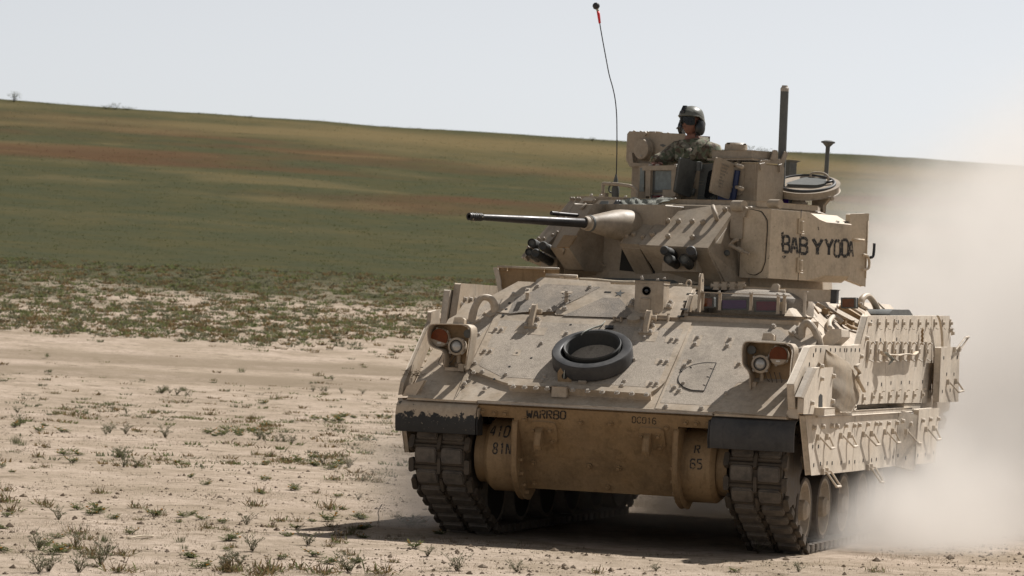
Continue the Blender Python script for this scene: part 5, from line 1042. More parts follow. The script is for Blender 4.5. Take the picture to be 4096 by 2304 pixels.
# ---- sight housing with opened doors
YI = .34; IP = TPY(YI); xr = tl(onp(z7(1462, 900), IP)).x; xl = tl(onp(z7(700, 1000), IP)).x; zt_ = tl(onp(z7(1000, 885), IP)).z; ztr = tl(onp(z7(1460, 895), IP)).z
ib = box('sight_housing', tw((xl+xr)/2, YI+.19, (2.92+ztr)/2), (xr-xl, .38, ztr-2.92), TM, VEH, (EX, EY, EZ), bev=.01, seg=2)
prism('side_cover', [tw(xr+.002, y, z) for y, z in ((YI+.01, 2.94), (YI+.36, 2.94), (YI+.37, ztr-.02), (YI+.01, ztr-.012))], EX, 0, .014, TM, ib)
prism('sight_window_frame', Q(TPY(YI-.002), z7, [(915, 915), (1070, 905), (1060, 1275), (880, 1270)]), -EY, 0, .02, 'olive_grey', ib); prism('sight_window', rnd(Q(TPY(YI-.024), z7, [(975, 975), (1050, 960), (1045, 1260), (930, 1255)]), .03), -EY, 0, .003, 'lens_dark', ib, bev=0)
prism('sight_window', Q(TPY(YI-.002), z7, [(1075, 1200), (1260, 1190), (1250, 1275), (1070, 1275)]), -EY, 0, .004, 'blue_paint', ib, bev=0)
def slab(name, view, pts, d0, d1, t, mat):
    a_, b_, c_, e_ = pts; P = [onp(view(*a_), TPY(d0)), onp(view(*b_), TPY(d1)), onp(view(*c_), TPY(d1)), onp(view(*e_), TPY(d0))]; n = (P[1]-P[0]).cross(P[3]-P[0]).normalized()
    if n.dot(CAM-P[0]) < 0: n = -n
    return prism(name, rnd(P, .02), n, -t, 0, mat, VEH, bev=.008, seg=2), P, n
dk, _, _ = slab('sight_door', zK, [(1262, 165), (1600, 265), (1450, 970), (1148, 860)], .04, .26, .03, 'olive_grey')
tn, Pd, nd = slab('sight_door', zK, [(2010, 155), (2345, 290), (2245, 1005), (1885, 870)], .04, .26, .03, TM)
fcu = bpy.data.curves.new('caution_text', 'FONT'); fcu.body = 'CAUTION\nDO NOT\nPUSH/PULL\nDOOR\nUSE\nINTERNAL\nHANDLE\nONLY'; fcu.size = 1; fcu.space_line = 1.25
fo = bpy.data.objects.new('lettering', fcu); col.objects.link(fo); bpy.context.view_layer.update(); dgx = bpy.context.evaluated_depsgraph_get(); tm = bpy.data.meshes.new_from_object(fo.evaluated_get(dgx)); bpy.data.objects.remove(fo)
dpl = (Pd[0], nd); A, B, Cc = (onp(zK(*q), dpl) for q in ((2085, 268), (2245, 330), (2010, 760))); mn = [min(v.co[i] for v in tm.vertices) for i in (0, 1)]; mx = [max(v.co[i] for v in tm.vertices) for i in (0, 1)]
for v in tm.vertices: v.co = A+(B-A)*((v.co.x-mn[0])/(mx[0]-mn[0]))+(Cc-A)*((mx[1]-v.co.y)/(mx[1]-mn[1]))+nd*.008
tm.materials.clear(); tm.materials.append(MATS['olive_grey']); link('lettering', tm, tn)
for y0, y1 in ((290, 440), (740, 830)): tube('door_hinge', [onp(zK(2290, y0+20), TPY(.28)), onp(zK(2400, y0+25), TPY(.30)), onp(zK(2520, y0+60), TPY(.04))], .018, TM, tn, 8)
cyl('hinge_post', onp(zK(2420, 420), TPY(.30)), onp(zK(2330, 1030), TPY(.30)), .026, 'blue_paint', tn, seg=14); prism('hinge_leaf', rnd(Q(TPY(YI-.003), zK, [(2440, 380), (2560, 390), (2520, 920), (2420, 930)]), .02), -EY, 0, .012, TM, tn)
tube('door_stay', [onp(zK(1560, 400), TPY(.28)), onp(zK(1520, 650), TPY(.28))], .012, 'tan_side', dk, 7); lathe('door_pivot', onp(zK(1620, 360), TPY(.27)), EZ, [(.03, -.03), (.03, .05), (.0, .055)], 'olive_grey', dk, 14); tube('door_pivot_low', [onp(zK(1530, 800), TPY(.28)), onp(zK(1490, 930), TPY(.28))], .02, 'olive_grey', dk, 8)
for p in ((1700, 560), (1690, 800)): box('housing_rib', onp(zK(*p), TPY(YI-.01)), (.05, .02, .13), TM, ib, (EX, EY, EZ))
# flat box with round sensor on top of the housing
za, zb_ = tl(onp(z7(1300, 765), TPY(.36))).z, tl(onp(z7(1300, 850), TPY(.36))).z; x_a, x_b = tl(onp(z7(1010, 800), TPY(.36))).x, tl(onp(z7(1420, 800), TPY(.36))).x
bm = bmesh.new(); a_prism(bm, [tw(x_a, .36, za), tw(x_b, .36, za), tw(x_b+.02, .66, za), tw(x_a, .66, za)], (0, 0, 1), zb_-za, 0); tbx = fin('sensor_box', bm, TM, VEH, bev=.006); box('sensor_tray', tw((x_a+x_b)/2, .51, zb_-.008), (x_b-x_a+.06, .36, .018), TM, tbx, (EX, EY, EZ))
q = onp(z7(1255, 750), TPY(.51)); lathe('sensor_puck', V((q.x, q.y, za)), (0, 0, 1), [(.105, 0), (.10, .06), (.085, .075), (0, .078)], TM, tbx, 28)
for x, y in ((1180, 697), (1345, 705)): box('sensor_slot', onp(z7(x, y), TPY(.41)), (.03, .006, .012), 'dark_gap', tbx, (EX, EY, EZ), bev=0)
for x in (1220, 1290, 1100): cyl('sensor_foot', onp(z7(x, 860), TPY(.40)), onp(z7(x, 900), TPY(.40)), .02, TM, tbx, seg=10)
for P in ([(1600, 890), (1640, 765), (1675, 770), (1680, 880)], [(1700, 905), (1725, 850), (1755, 780), (1785, 795), (1740, 905)], [(1500, 895), (1520, 870), (1710, 860), (1715, 900)]): prism('antenna_bracket', Q(TPX(xr-.02), z7, P), EX, -.012, 0, TM, VEH)
for P in ([(1495, 905), (1545, 895), (1535, 960), (1495, 970)], [(1690, 915), (1722, 905), (1722, 960), (1690, 990)]): prism('cover_latch', Q(TPX(xr+.018), z7, P), EX, 0, .02, TM, ib)
# vision block window beside the gunner
VP = TPY(-.22); fr = box('vision_block', onp(z7(540, 1092), TPY(.22)), (.30, .18, .26), TM, VEH, (EX, EY, EZ)); prism('vision_frame', Q(TPY(.115), z7, [(405, 965), (640, 960), (620, 1195), (405, 1195)]), -EY, 0, .006, 'olive_grey', fr, bev=0); prism('vision_glass', Q(TPY(.108), z7, [(440, 975), (632, 975), (615, 1172), (432, 1172)]), -EY, 0, .004, 'glass_grey', fr, bev=0)
for x in (385, 645): prism('window_post', Q(TPY(.105), z7, [(x-20, 935), (x+22, 935), (x+15, 1230), (x-25, 1230)]), -EY, 0, .03, TM, fr); 
prism('window_rail', Q(TPY(.104), z7, [(330, 930), (670, 925), (668, 965), (330, 968)]), -EY, 0, .034, TM, fr)
for x, y in ((385, 918), (455, 920), (645, 920)): place('bolt', BOLT, onp(z7(x, y+14), TPY(.10)), (0, 0, 1), fr, 1.2)
prism('vision_glass', Q(TPY(.14), z7, [(285, 945), (325, 942), (322, 1185), (275, 1185)]), -EY, 0, .004, 'glass_grey', fr, bev=0); prism('window_post', Q(TPY(.15), z7, [(270, 935), (345, 930), (335, 1250), (262, 1250)]), -EY, -.05, 0, TM, fr)
periscope(z7, 405, 1225, 560, 1262, 0, 'glass_red', pl=TPY(.10), depth=.06); box('roof_block', onp(z7(600, 1225), TPY(.14)), (.14, .1, .1), TM, VEH, (EX, EY, EZ))
# commander's viewer housing
cv = [tl(onp(z7(x, y), TPY(.50))) for x, y in ((158, 582), (735, 610), (200, 930))]
bm = bmesh.new(); a_prism(bm, [tw(x, .50, z) for x, z in ((cv[0].x, cv[0].z-.02), (cv[0].x+.02, cv[0].z), (cv[1].x, cv[1].z), (cv[1].x, cv[2].z), (cv[0].x+.06, cv[2].z), (cv[0].x, cv[2].z+.06))], EY, 0, .34); vh = fin('commander_viewer', bm, TM, VEH, bev=.01, seg=2)
lathe('viewer_lid', onp(z7(345, 760), TPY(.50)), -EY, [(.105, 0), (.105, .03), (.10, .035), (.10, .05), (.09, .075), (0, .08)], TM, vh, 36); place('screw', BOLT, onp(z7(290, 825), TPY(.425)), -EY, vh, .6)
lathe('viewer_boss', onp(z7(335, 598), TPY(.48)), -EY, [(.022, 0), (.022, .02), (0, .024)], TM, vh, 16); prism('viewer_pedestal', Q(TPY(.52), z7, [(203, 925), (420, 920), (420, 1245), (190, 1245)]), EY, 0, .25, TM, VEH); prism('viewer_shelf', Q(TPY(.48), z7, [(205, 800), (228, 790), (245, 900), (415, 905), (415, 925), (205, 925)]), -EY, 0, .05, TM, vh)
box('viewer_cap', tw(cv[0].x+.22, .64, cv[0].z+.004), (.09, .09, .02), TM, vh, (EX, EY, EZ)); prism('warning_decal', Q(TPY(.499), z7, [(480, 712), (510, 700), (545, 715), (515, 735)]), -EY, 0, .001, 'olive_grey', vh, bev=0)
for k in range(6): place('bolt', BOLT, tw(cv[0].x+.05+.085*k, .53, cv[0].z-.004*k), (0, 0, 1), vh, .9)
# open round hatch lid, upright brackets
hc = onp(zL(1300, 950), TPY(.98)); hn = (V((.02, -.36, .93))).normalized(); hu = V((1, .05, 0)); hu = (hu-hn*hu.dot(hn)).normalized(); hv = hn.cross(hu)
def oval(a, b_, n_=44, sx=0.0): return [hc+hu*(a*math.cos(2*math.pi*k/n_)+sx)+hv*b_*math.sin(2*math.pi*k/n_) for k in range(n_)]
lid = prism('hatch_lid', oval(.305, .265), hn, -.065, 0, TM, VEH, bev=.01, seg=2); tube('lid_gasket', [p+hn*.004 for p in oval(.262, .225)], .016, 'rubber', lid, 8, closed=True); prism('lid_inner', oval(.24, .205), hn, -.01, .006, TM, lid, bev=.003)
prism('lid_cushion', rnd([hc+hu*x+hv*y for x, y in ((-.17, -.10), (.12, -.10), (.19, -.03), (.16, .10), (-.02, .10))], .04), hn, .006, .03, 'olive_grey', lid, bev=.008, seg=2)
tube('lid_handle', curve([hc+hu*.02+hv*.13+hn*.01, hc+hu*.03+hv*.145+hn*.055, hc+hu*.12+hv*.15+hn*.06, hc+hu*.18+hv*.11+hn*.05, hc+hu*.19+hv*.10+hn*.01], 4), .010, TM, lid, 8); tube('lid_catch', [hc+hu*.17+hv*-.02+hn*.02, hc+hu*.24+hv*.02+hn*.03], .012, 'steel_dark', lid, 7)
prism('hatch_bracket', Q(TPY(1.0), zL, [(1390, 1390), (1410, 1180), (1600, 1150), (1680, 1170), (1575, 1290), (1570, 1400)]), EY, 0, .04, TM, VEH); prism('hatch_bracket', Q(TPY(.95), zL, [(940, 1290), (1370, 1315), (1370, 1370), (900, 1360)]), EY, 0, .03, TM, VEH)
bm = bmesh.new(); q = onp(zL(1150, 1240), TPY(.85)); a_cyl(bm, q-EX*.08, q+EX*.08, .035, seg=14); a_box(bm, q-EZ*.03, (.2, .08, .06), (EX, EY, EZ)); a_cyl(bm, onp(zL(1680, 1180), TPY(.95)), onp(zL(1730, 1180), TPY(.95)), .022, seg=10); fin('lid_hinge', bm, TM, VEH, smooth=True)
periscope(zL, 822, 1195, 1022, 1280, 0, 'glass_violet', pl=TPY(.78), depth=.1); box('roof_block', onp(zL(1000, 760), TPY(1.45)), (.14, .14, .22), 'olive_grey', VEH, (EX, EY, EZ), bev=.02)
# antennas
mb, mt_ = onp(z7(1712, 1130), TPY(.78)), onp(z7(1752, 118), TPY(.78)); ms = cyl('mast_antenna', mb, mt_-(mt_-mb)*.05, .0375, 'olive_grey', VEH, seg=20); d_ = (mt_-mb).normalized(); lathe('mast_cap', mt_-(mt_-mb)*.05, d_, [(.0385, 0), (.0385, .03), (.030, .04), (.026, .055), (0, .057)], 'pale_metal', ms, 20)
q0, q1 = onp(zL(1618, 720), TPY(1.4)), onp(zL(1648, 262), TPY(1.4)); lathe('mushroom_antenna', V((q0.x, q0.y, q0.z-.4)), q1-q0, [(.020, 0), (.020, .40+(q1-q0).length*.80), (.024, .40+(q1-q0).length*.82), (.052, .40+(q1-q0).length*.93), (.064, .40+(q1-q0).length*.94), (.064, .40+(q1-q0).length*.99), (.03, .40+(q1-q0).length*1.03), (0, .40+(q1-q0).length*1.03)], 'olive_grey', VEH, 22)
wp = [onp(zM(x, y), TPY(0)) for x, y in ((298, 1290), (303, 1100), (303, 900), (299, 800), (289, 710), (272, 630), (247, 540), (222, 410), (198, 280), (179, 168), (170, 100), (160, 62))]; wa = tube('whip_antenna', curve(wp, 4), .0052, 'steel_dark', VEH, 7)
wb_ = onp(z5(1545, 258), TPY(0)); wt = onp(z5(1552, 60), TPY(0)); lathe('antenna_base', wb_, wt-wb_, [(.028, -.02), (.034, .02), (.036, .08), (.030, .10), (.020, .16), (.012, .19), (.008, .212)], 'olive_grey', wa, 18); tube('base_hook', [wb_+EX*(-.05+.035*math.cos(t))+EZ*(.08+.035*math.sin(t)) for t in [R(60+24*k) for k in range(11)]], .008, 'olive_grey', wa, 7)
tube('antenna_tape', [wp[9], wp[10], wp[10].lerp(wp[11], .4)], [.011, .014, .012], 'red_tape', wa, 8); tube('antenna_tape_end', [wp[10].lerp(wp[11], .4), wp[11]], .012, 'wood', wa, 8); q = onp(zM(153, 44), TPY(0)); lathe('antenna_ball', q-EZ*.034, EZ, [(0, 0), (.022, .008), (.034, .03), (.032, .048), (.018, .064), (0, .068)], 'rubber', wa, 16)
tube('roof_rail', curve([onp(z5(x, y), TPY(-.05)) for x, y in ((1432, 250), (1432, 140), (1445, 128), (1560, 133), (1680, 150), (1730, 175), (1750, 210), (1750, 262))], 3), .017, TM, VEH, 8); box('rail_foot', onp(z5(1445, 240), TPY(-.05)), (.06, .05, .05), TM, VEH, (EX, EY, EZ))
for x, y in ((1320, 245), (1410, 247), (1640, 262), (2100, 282), (1980, 270)): place('bolt', BOLT, onp(z5(x, y), TPY(-.38)), (0, 0, 1), VEH, 1.0)
prism('roof_edge', Q(TPY(-.44), zI, [(1315, 118), (1335, 108), (2110, 128), (2570, 150), (2570, 168), (1320, 135)]), EY, 0, .05, TM, VEH, bev=.003)
prism('under_turret_shade', [tw(x, y, 2.19) for x, y in [(-1.0, -.70), (-.3, -.86), (.4, -.86), (1.0, -.62), (1.02, .5), (-1.02, .5)]], (0, 0, 1), -.03, 0, 'olive_grey', VEH)  # dark sheet added to deepen the shade beneath the turret
# crumpled cloth cover lying on the turret front edge
bm = bmesh.new(); NU, NW = 40, 9; rows = []
top = [(1590, 300), (1650, 285), (1720, 258), (1790, 290), (1900, 270), (2050, 268), (2100, 275)]; bot = [(1575, 345), (1640, 352), (1720, 358), (1800, 350), (1880, 372), (1960, 320), (2060, 300)]
def lerp_path(P, t):
    t *= len(P)-1; k = min(int(t), len(P)-2); f = t-k; return (P[k][0]*(1-f)+P[k+1][0]*f, P[k][1]*(1-f)+P[k+1][1]*f)
for i in range(NU+1):
    a, b_ = lerp_path(top, i/NU), lerp_path(bot, i/NU); row = []
    for j in range(NW+1):
        f = j/NW; p = (a[0]*(1-f)+b_[0]*f, a[1]*(1-f)+b_[1]*f); crum = (.012*math.sin(i*.42+.5*j)+.008*math.sin(i*.9-.6*j)+.004*math.sin(1.7*i+j*.9))*(.3+.7*math.sin(math.pi*min(1, f*1.3)))
        row.append(bm.verts.new(onp(z5(*p), TPY(-.46-.14*f))+V((0, -.02, .01))-EY*.0+EZ*crum*.5-EY*crum))
    rows.append(row)
for A, B in zip(rows, rows[1:]):
    for k in range(NW): bm.faces.new((A[k], A[k+1], B[k+1], B[k]))
bmesh.ops.solidify(bm, geom=bm.faces[:], thickness=.004)
tag(fin('canvas_cover', bm, 'cloth_grey', None, smooth='all'), 'crumpled grey-green canvas rag bunched along the turret front edge', 'canvas')

# ================================================================== the soldier in the hatch
SOL = empty('person', tw(-.15, .05, 2.95)); SOL0 = SOL.location.copy()
tag(SOL, 'soldier in camouflage uniform, helmet and dark goggles standing in the turret hatch', 'person')
YS = .55
def sp(x, y, d=0.0): return onp(z7(x, y), TPY(YS+d))
def child(o): o.parent = SOL; o.matrix_parent_inverse = Matrix.Translation(-SOL0); return o
pelvis = sp(840, 1420); chest = sp(845, 860); neck0 = sp(835, 690); 
J = {'pelvis': (sp(845, 1500), .17), 'belly': (sp(850, 1150), .165), 'chest': (sp(840, 880), .20), 'upper': (sp(838, 750), .165), 'neck': (sp(815, 665), .078), 'head0': (sp(795, 590), .068),
     'shR': (sp(655, 768, -.02), .098), 'elR': (sp(530, 850, -.18), .080), 'foR': (sp(450, 868, -.27), .066), 'wrR': (sp(425, 900, -.31), .048),
     'shL': (sp(1020, 785, .05), .10), 'elL': (sp(1100, 980, .05), .075), 'wrL': (sp(1040, 1150, -.02), .05)}
E_ = [('pelvis', 'belly'), ('belly', 'chest'), ('chest', 'upper'), ('upper', 'neck'), ('neck', 'head0'), ('upper', 'shR'), ('shR', 'elR'), ('elR', 'foR'), ('foR', 'wrR'), ('upper', 'shL'), ('shL', 'elL'), ('elL', 'wrL')]
names = list(J); me = bpy.data.meshes.new('uniform'); me.from_pydata([J[k][0] for k in names], [(names.index(a), names.index(b)) for a, b in E_], [])
body = link('uniform', me); sm = body.modifiers.new('skin', 'SKIN'); sv = me.skin_vertices[0].data
for i, k in enumerate(names):
    r_ = J[k][1]; sv[i].radius = (r_, r_*(.72 if k in ('pelvis', 'belly', 'chest', 'upper') else 1))
sv[0].use_root = True; su = body.modifiers.new('sub', 'SUBSURF'); su.levels = 2; su.render_levels = 2
bpy.context.view_layer.update(); dg = bpy.context.evaluated_depsgraph_get(); m2 = bpy.data.meshes.new_from_object(body.evaluated_get(dg)); bpy.data.objects.remove(body)
# cloth folds, and skin above the collar
nk = J['neck'][0]; 
for v in m2.vertices:
    c = v.co; w_ = min(1, max(0, (nk.z-.01-c.z)*20)); f = math.sin(c.x*46+c.z*31+3*math.sin(c.z*23))*math.sin(c.z*37-c.x*12); v.co = c+v.normal*f*.006*w_
m2.materials.clear(); m2.materials.append(MATS['camouflage']); m2.materials.append(MATS['skin'])
for p in m2.polygons:
    p.use_smooth = True; p.material_index = 1 if (p.center.z > nk.z-.005 and (V((p.center.x, p.center.y))-V((nk.x, nk.y))).length < .088) else 0
o = link('body', m2); child(o)
# head: egg-shaped skull with brow, nose, lips, chin, ears
HC = sp(800, 480); hf = (V((-.36, -1, .05))).normalized(); hr = hf.cross(V((0, 0, 1))).normalized()*-1.0; hup = V((0, 0, 1))
if hr.dot(CR) < 0: hr = -hr
def hp(r, f, u): return HC+hr*r+hf*f+hup*u
bm = bmesh.new(); bmesh.ops.create_uvsphere(bm, u_segments=32, v_segments=24, radius=1)
for v in bm.verts:
    x, y, z = v.co; jaw = max(0, -z-.15); sx = .076*(1-.42*jaw**1.3); fy = .098*(1-.25*jaw); fz = .125
    fpos = y*fy; zz_ = z*fz; rx = x*sx
    if y > 0: fpos += .010*math.exp(-((x/.35)**2))*math.exp(-((z+.62)/.22)**2)*1.4 + .006*math.exp(-((z-.32)/.12)**2)
    fpos += (.026 if y > .5 else 0)*math.exp(-(x/.13)**2)*math.exp(-((z+.10)/.17)**2)
    fpos += (.008 if y > .5 else 0)*math.exp(-(x/.30)**2)*math.exp(-((z+.40)/.07)**2)
    fpos -= (.006 if y > .5 else 0)*math.exp(-(x/.30)**2)*math.exp(-((z+.47)/.03)**2)
    v.co = hp(rx, fpos, zz_-.01)
child(fin('head', bm, 'skin', None, smooth='all'))
bm = bmesh.new(); a_tube(bm, curve([hp(-.024, .101, -.060), hp(0, .110, -.057), hp(.024, .101, -.060)], 4), .0055, 6, flat=.7); child(fin('mouth', bm, 'skin', None, smooth='all'))
# helmet shell
bm = bmesh.new(); bmesh.ops.create_uvsphere(bm, u_segments=40, v_segments=26, radius=1)
for v in bm.verts: v.co = V((v.co.x, v.co.y, v.co.z))
geom = bm.verts[:]+bm.edges[:]+bm.faces[:]; bmesh.ops.bisect_plane(bm, geom=geom, plane_co=(0, 0, -.02), plane_no=(0, 0, 1), clear_inner=True)
for v in bm.verts:
    x, y, z = v.co; v.co = hp(x*.116, y*.132-.008, z*.098+.052-(.085*max(0, .35-y)/1.35)*max(0, 1-z*1.6))
bmesh.ops.solidify(bm, geom=bm.faces[:], thickness=.008); hel = child(fin('helmet', bm, 'helmet_green', None, smooth=True))
def hpart(name, bm, mat, smooth=True): o = fin(name, bm, mat, None, smooth=smooth); o.parent = SOL; o.matrix_parent_inverse = Matrix.Translation(-SOL0); return o
bm = bmesh.new(); rim = [hp(math.sin(t)*.117, math.cos(t)*.133-.008, .050-(.085*max(0, .35-math.cos(t))/1.35)) for t in [2*math.pi*k/36 for k in range(36)]]; a_tube(bm, rim, .007, 6, closed=True); hpart('helmet_rim', bm, 'helmet_green')
bm = bmesh.new(); a_box(bm, hp(-.012, .106, .118), (.036, .022, .055), (hr, hf, (hup*.8-hf*.55).normalized())); a_box(bm, hp(-.012, .128, .078), (.05, .016, .022), (hr, hf, hup)); hpart('night_vision_mount', bm, 'black_plastic', False)
# goggles
def gog(rs, us, k): return [hp(.086*math.sin(a)*1.0, .098*math.cos(a)+.022, u) for a, u in zip(rs, us)]
bm = bmesh.new(); n_ = 18; outer_, inner_ = [], []
def gy(a): return hp(.083*math.sin(a), .094*math.cos(a)+.024, 0)
cols = []
for k in range(n_+1):
    a = R(-72+144*k/n_); t = a/R(72); topu = .040-.006*t*t; botu = -.030+.022*math.exp(-(t/.22)**2)+.012*abs(t)**4
    cols.append([gy(a)+hup*(botu-.010), gy(a)+hup*(topu+.008)])
vs0 = [[bm.verts.new(p) for p in c] for c in cols]
for A, B in zip(vs0, vs0[1:]): bm.faces.new((A[0], B[0], B[1], A[1]))
bmesh.ops.solidify(bm, geom=bm.faces[:], thickness=.02); hpart('goggle_frame', bm, 'goggle_frame')
bm = bmesh.new(); vs0 = []
for k in range(n_+1):
    a = R(-60+120*k/n_); t = a/R(60); topu = .036-.004*t*t; botu = -.026+.022*math.exp(-(t/.22)**2)+.010*abs(t)**4; q = hp(.086*math.sin(a), .098*math.cos(a)+.0265, 0); vs0.append([bm.verts.new(q+hup*botu), bm.verts.new(q+hup*topu)])
for A, B in zip(vs0, vs0[1:]): bm.faces.new((A[0], B[0], B[1], A[1]))
bmesh.ops.solidify(bm, geom=bm.faces[:], thickness=.003); hpart('goggle_lens', bm, 'lens_dark')
bm = bmesh.new(); a_tube(bm, [hp(.105*math.sin(a), .118*math.cos(a)-.004, .008) for a in [R(70+10*k) for k in range(23)]], .010, 6, flat=1); hpart('goggle_strap', bm, 'black_plastic')
# headset cups, microphone boom, chin strap, collar and pocket
for s in (-1, 1):
    lo_ = [(.052, 0), (.056, .012), (.052, .034), (.036, .047), (0, .052)]; bm = bmesh.new(); a_lathe(bm, hp(s*.082, -.006, -.050), hr*s+hf*.12, lo_, 24)
    for v in bm.verts:
        d = v.co-hp(s*.082, -.006, -.05); v.co = v.co+hup*d.dot(hup)*.35
    hpart('ear_cup', bm, 'black_plastic')
bm = bmesh.new(); a_tube(bm, curve([hp(-.125, .0, -.06), hp(-.115, .06, -.066), hp(-.075, .105, -.062), hp(-.035, .122, -.060)], 4), .006, 6); a_tube(bm, [hp(-.06, .113, -.062), hp(-.022, .127, -.061)], .012, 8); hpart('microphone', bm, 'black_plastic')
bm = bmesh.new(); a_tube(bm, curve([hp(.10, .005, -.09), hp(.085, .035, -.125), hp(.07, .03, -.17), hp(.06, .05, -.30), hp(.05, .08, -.42)], 4), .010, 6, flat=.5); hpart('headset_cord', bm, 'black_plastic')
def cv_(pts, d): return [sp(x, y, d) for x, y in pts]
bm = bmesh.new(); a_tube(bm, curve([sp(715, 672, -.02), sp(735, 705, -.10), sp(785, 765, -.17), sp(815, 815, -.18)], 4), [.046]*6+[.032]*7, 8, flat=.4); a_tube(bm, curve([sp(935, 655, .0), sp(900, 690, -.10), sp(860, 750, -.16), sp(825, 812, -.18)], 4), [.048]*6+[.032]*7, 8, flat=.4); hpart('collar', bm, 'camouflage')
for x, y in ((690, 800), (915, 800)):
    q = sp(x, y, -.15); bm = bmesh.new(); a_box(bm, q, (.11, .015, .10), (EX, EY, EZ)); a_box(bm, q+EZ*.035-EY*.006, (.115, .012, .035), (EX, EY, EZ)); hpart('chest_pocket', bm, 'camouflage', False)
bm = bmesh.new(); a_box(bm, sp(775, 830, -.148), (.035, .006, .045), (EX, EY, EZ)); hpart('rank_patch', bm, 'black_plastic', False)
bm = bmesh.new(); a_lathe(bm, hp(-.125, -.075, .028), (hup*.35-hr*.9).normalized(), [(0, -.05), (.03, -.045), (.036, .0), (.03, .022), (.012, .034), (0, .036)], 16); hpart('hood_pouch', bm, 'camouflage')
# hand resting on the hatch rim: palm with five bent fingers
wr = J['wrR'][0]; bm = bmesh.new(); hd = (-EY*.55+EZ*-.25+EX*.75).normalized(); hs = EX; hn_ = hs.cross(hd).normalized(); hn_ = hn_ if hn_.z > 0 else -hn_; hs = hd.cross(hn_)
a_tube(bm, [wr-hd*.02, wr+hd*.03, wr+hd*.085], [.028, .036, .036], 12, flat=.55)
for k, L in enumerate((.062, .074, .080, .070)):
    b0 = wr+hd*.078+hs*(-.03+.02*k); a_tube(bm, curve([b0-hd*.02, b0+hd*L*.4+hn_*.004, b0+hd*L*.75-hn_*.012, b0+hd*L-hn_*.035], 3), [.0095]*9+[.0075], 8)
b0 = wr+hd*.03-hs*.032; a_tube(bm, curve([b0, b0-hs*.022+hd*.025, b0-hs*.026+hd*.055-hn_*.01], 3), [.011]*6+[.009], 8)
hpart('hand', bm, 'skin')
bm = bmesh.new(); a_tube(bm, [J['foR'][0].lerp(wr, .1), J['foR'][0].lerp(wr, .75)], [.062, .054], 14); hpart('cuff', bm, 'camouflage')

# ------------------------------------------------------------------ plants one can pick out
def leaf(bm, p, d, L, wd, mi, droop=.3):
    d = V(d).normalized(); s = d.cross(V((0, 0, 1)))
    if s.length < .1: s = V((1, 0, 0))
    s.normalize(); p = V(p)
    q = p+d*L*.55+V((0, 0, -droop*L*.12)); e = p+d*L+V((0, 0, -droop*L*.5))
    v = [bm.verts.new(p), bm.verts.new(q+s*wd/2), bm.verts.new(e), bm.verts.new(q-s*wd/2)]
    bm.faces.new((v[0], v[1], v[2])).material_index = mi; bm.faces.new((v[0], v[2], v[3])).material_index = mi
def rosette(seed, n=84, R0=.10, H=.062, flowers=3):
    g = random.Random(seed); bm = bmesh.new()
    for s in range(7):
        a = g.random()*6.28; tip = V((math.cos(a)*R0*g.uniform(.3, 1), math.sin(a)*R0*g.uniform(.3, 1), H*g.uniform(.35, 1)))
        pts = [V((0, 0, -.01)), tip*.5+V((0, 0, .01)), tip]; a_tube(bm, pts, [.002, .0016, .0012], 4, 1)
        for k in range(n//7):
            t = g.uniform(.15, 1); p = tip*t; b = g.random()*6.28
            leaf(bm, p, (math.cos(b), math.sin(b), g.uniform(.1, .9)), g.uniform(.04, .075), g.uniform(.009, .016), 0)
        if s < flowers:
            for k in range(7):
                b = k*.9; leaf(bm, tip, (math.cos(b)*.7, math.sin(b)*.7, .8), .02, .014, 2)
    return mesh_of('leafy_weed', bm, ['leaf_green', 'stem_dark', 'flower_orange'], smooth=False)
def wispy(seed, n=11, H=.12, mats=('leaf_grey', 'leaf_dry')):
    g = random.Random(seed); bm = bmesh.new()
    for s in range(n):
        a = g.random()*6.28; tip = V((math.cos(a)*H*g.uniform(.2, 1.0), math.sin(a)*H*g.uniform(.2, 1.0), H*g.uniform(.3, 1)))
        mid = tip*.5+V((g.gauss(0, .01), g.gauss(0, .01), .02)); a_tube(bm, [V((0, 0, -.01)), mid, tip], [.0018, .0013, .0009], 3, 1)
        for k in range(22):
            t = g.uniform(.05, 1); p = mid.lerp(tip, (t-.5)*2) if t > .5 else mid*t*2; b = g.random()*6.28
            leaf(bm, p, (math.cos(b), math.sin(b), .8), g.uniform(.015, .035), .006, 0, 0)
    return mesh_of('wispy_weed', bm, list(mats), smooth=False)
def dryclump(seed, n=60, R0=.11):
    g = random.Random(seed); bm = bmesh.new()
    for s in range(n):
        a = g.random()*6.28; q = R0*g.random(); h = g.uniform(.02, .09)
        leaf(bm, (math.cos(a)*q, math.sin(a)*q, 0), (g.gauss(0, .7), g.gauss(0, .7), .8), h*1.3, g.uniform(.006, .014), g.choice((0, 0, 1)))
    for s in range(3):
        a = g.random()*6.28; p = V((math.cos(a)*R0*.5, math.sin(a)*R0*.5, .06+.05*g.random())); a_tube(bm, [V((p.x*.3, p.y*.3, -.005)), p], .0018, 3, 2)
        for k in range(6): leaf(bm, p, (math.cos(k), math.sin(k), .7), .016, .012, 2)
    return mesh_of('dry_weed', bm, ['leaf_dry', 'leaf_green', 'leaf_dry'], smooth=False)
def tuft(seed, n=46, H=.13):
    g = random.Random(seed); bm = bmesh.new()
    for s in range(n):
        a = g.random()*6.28; q = .06*g.random()
        leaf(bm, (math.cos(a)*q, math.sin(a)*q, -.01), (math.cos(a)*g.random()*.6, math.sin(a)*g.random()*.6, 1), H*g.uniform(.4, 1), .006, g.choice((0, 0, 1)), .2)
    return mesh_of('grass_tuft', bm, ['leaf_grey', 'leaf_green'], smooth=False)
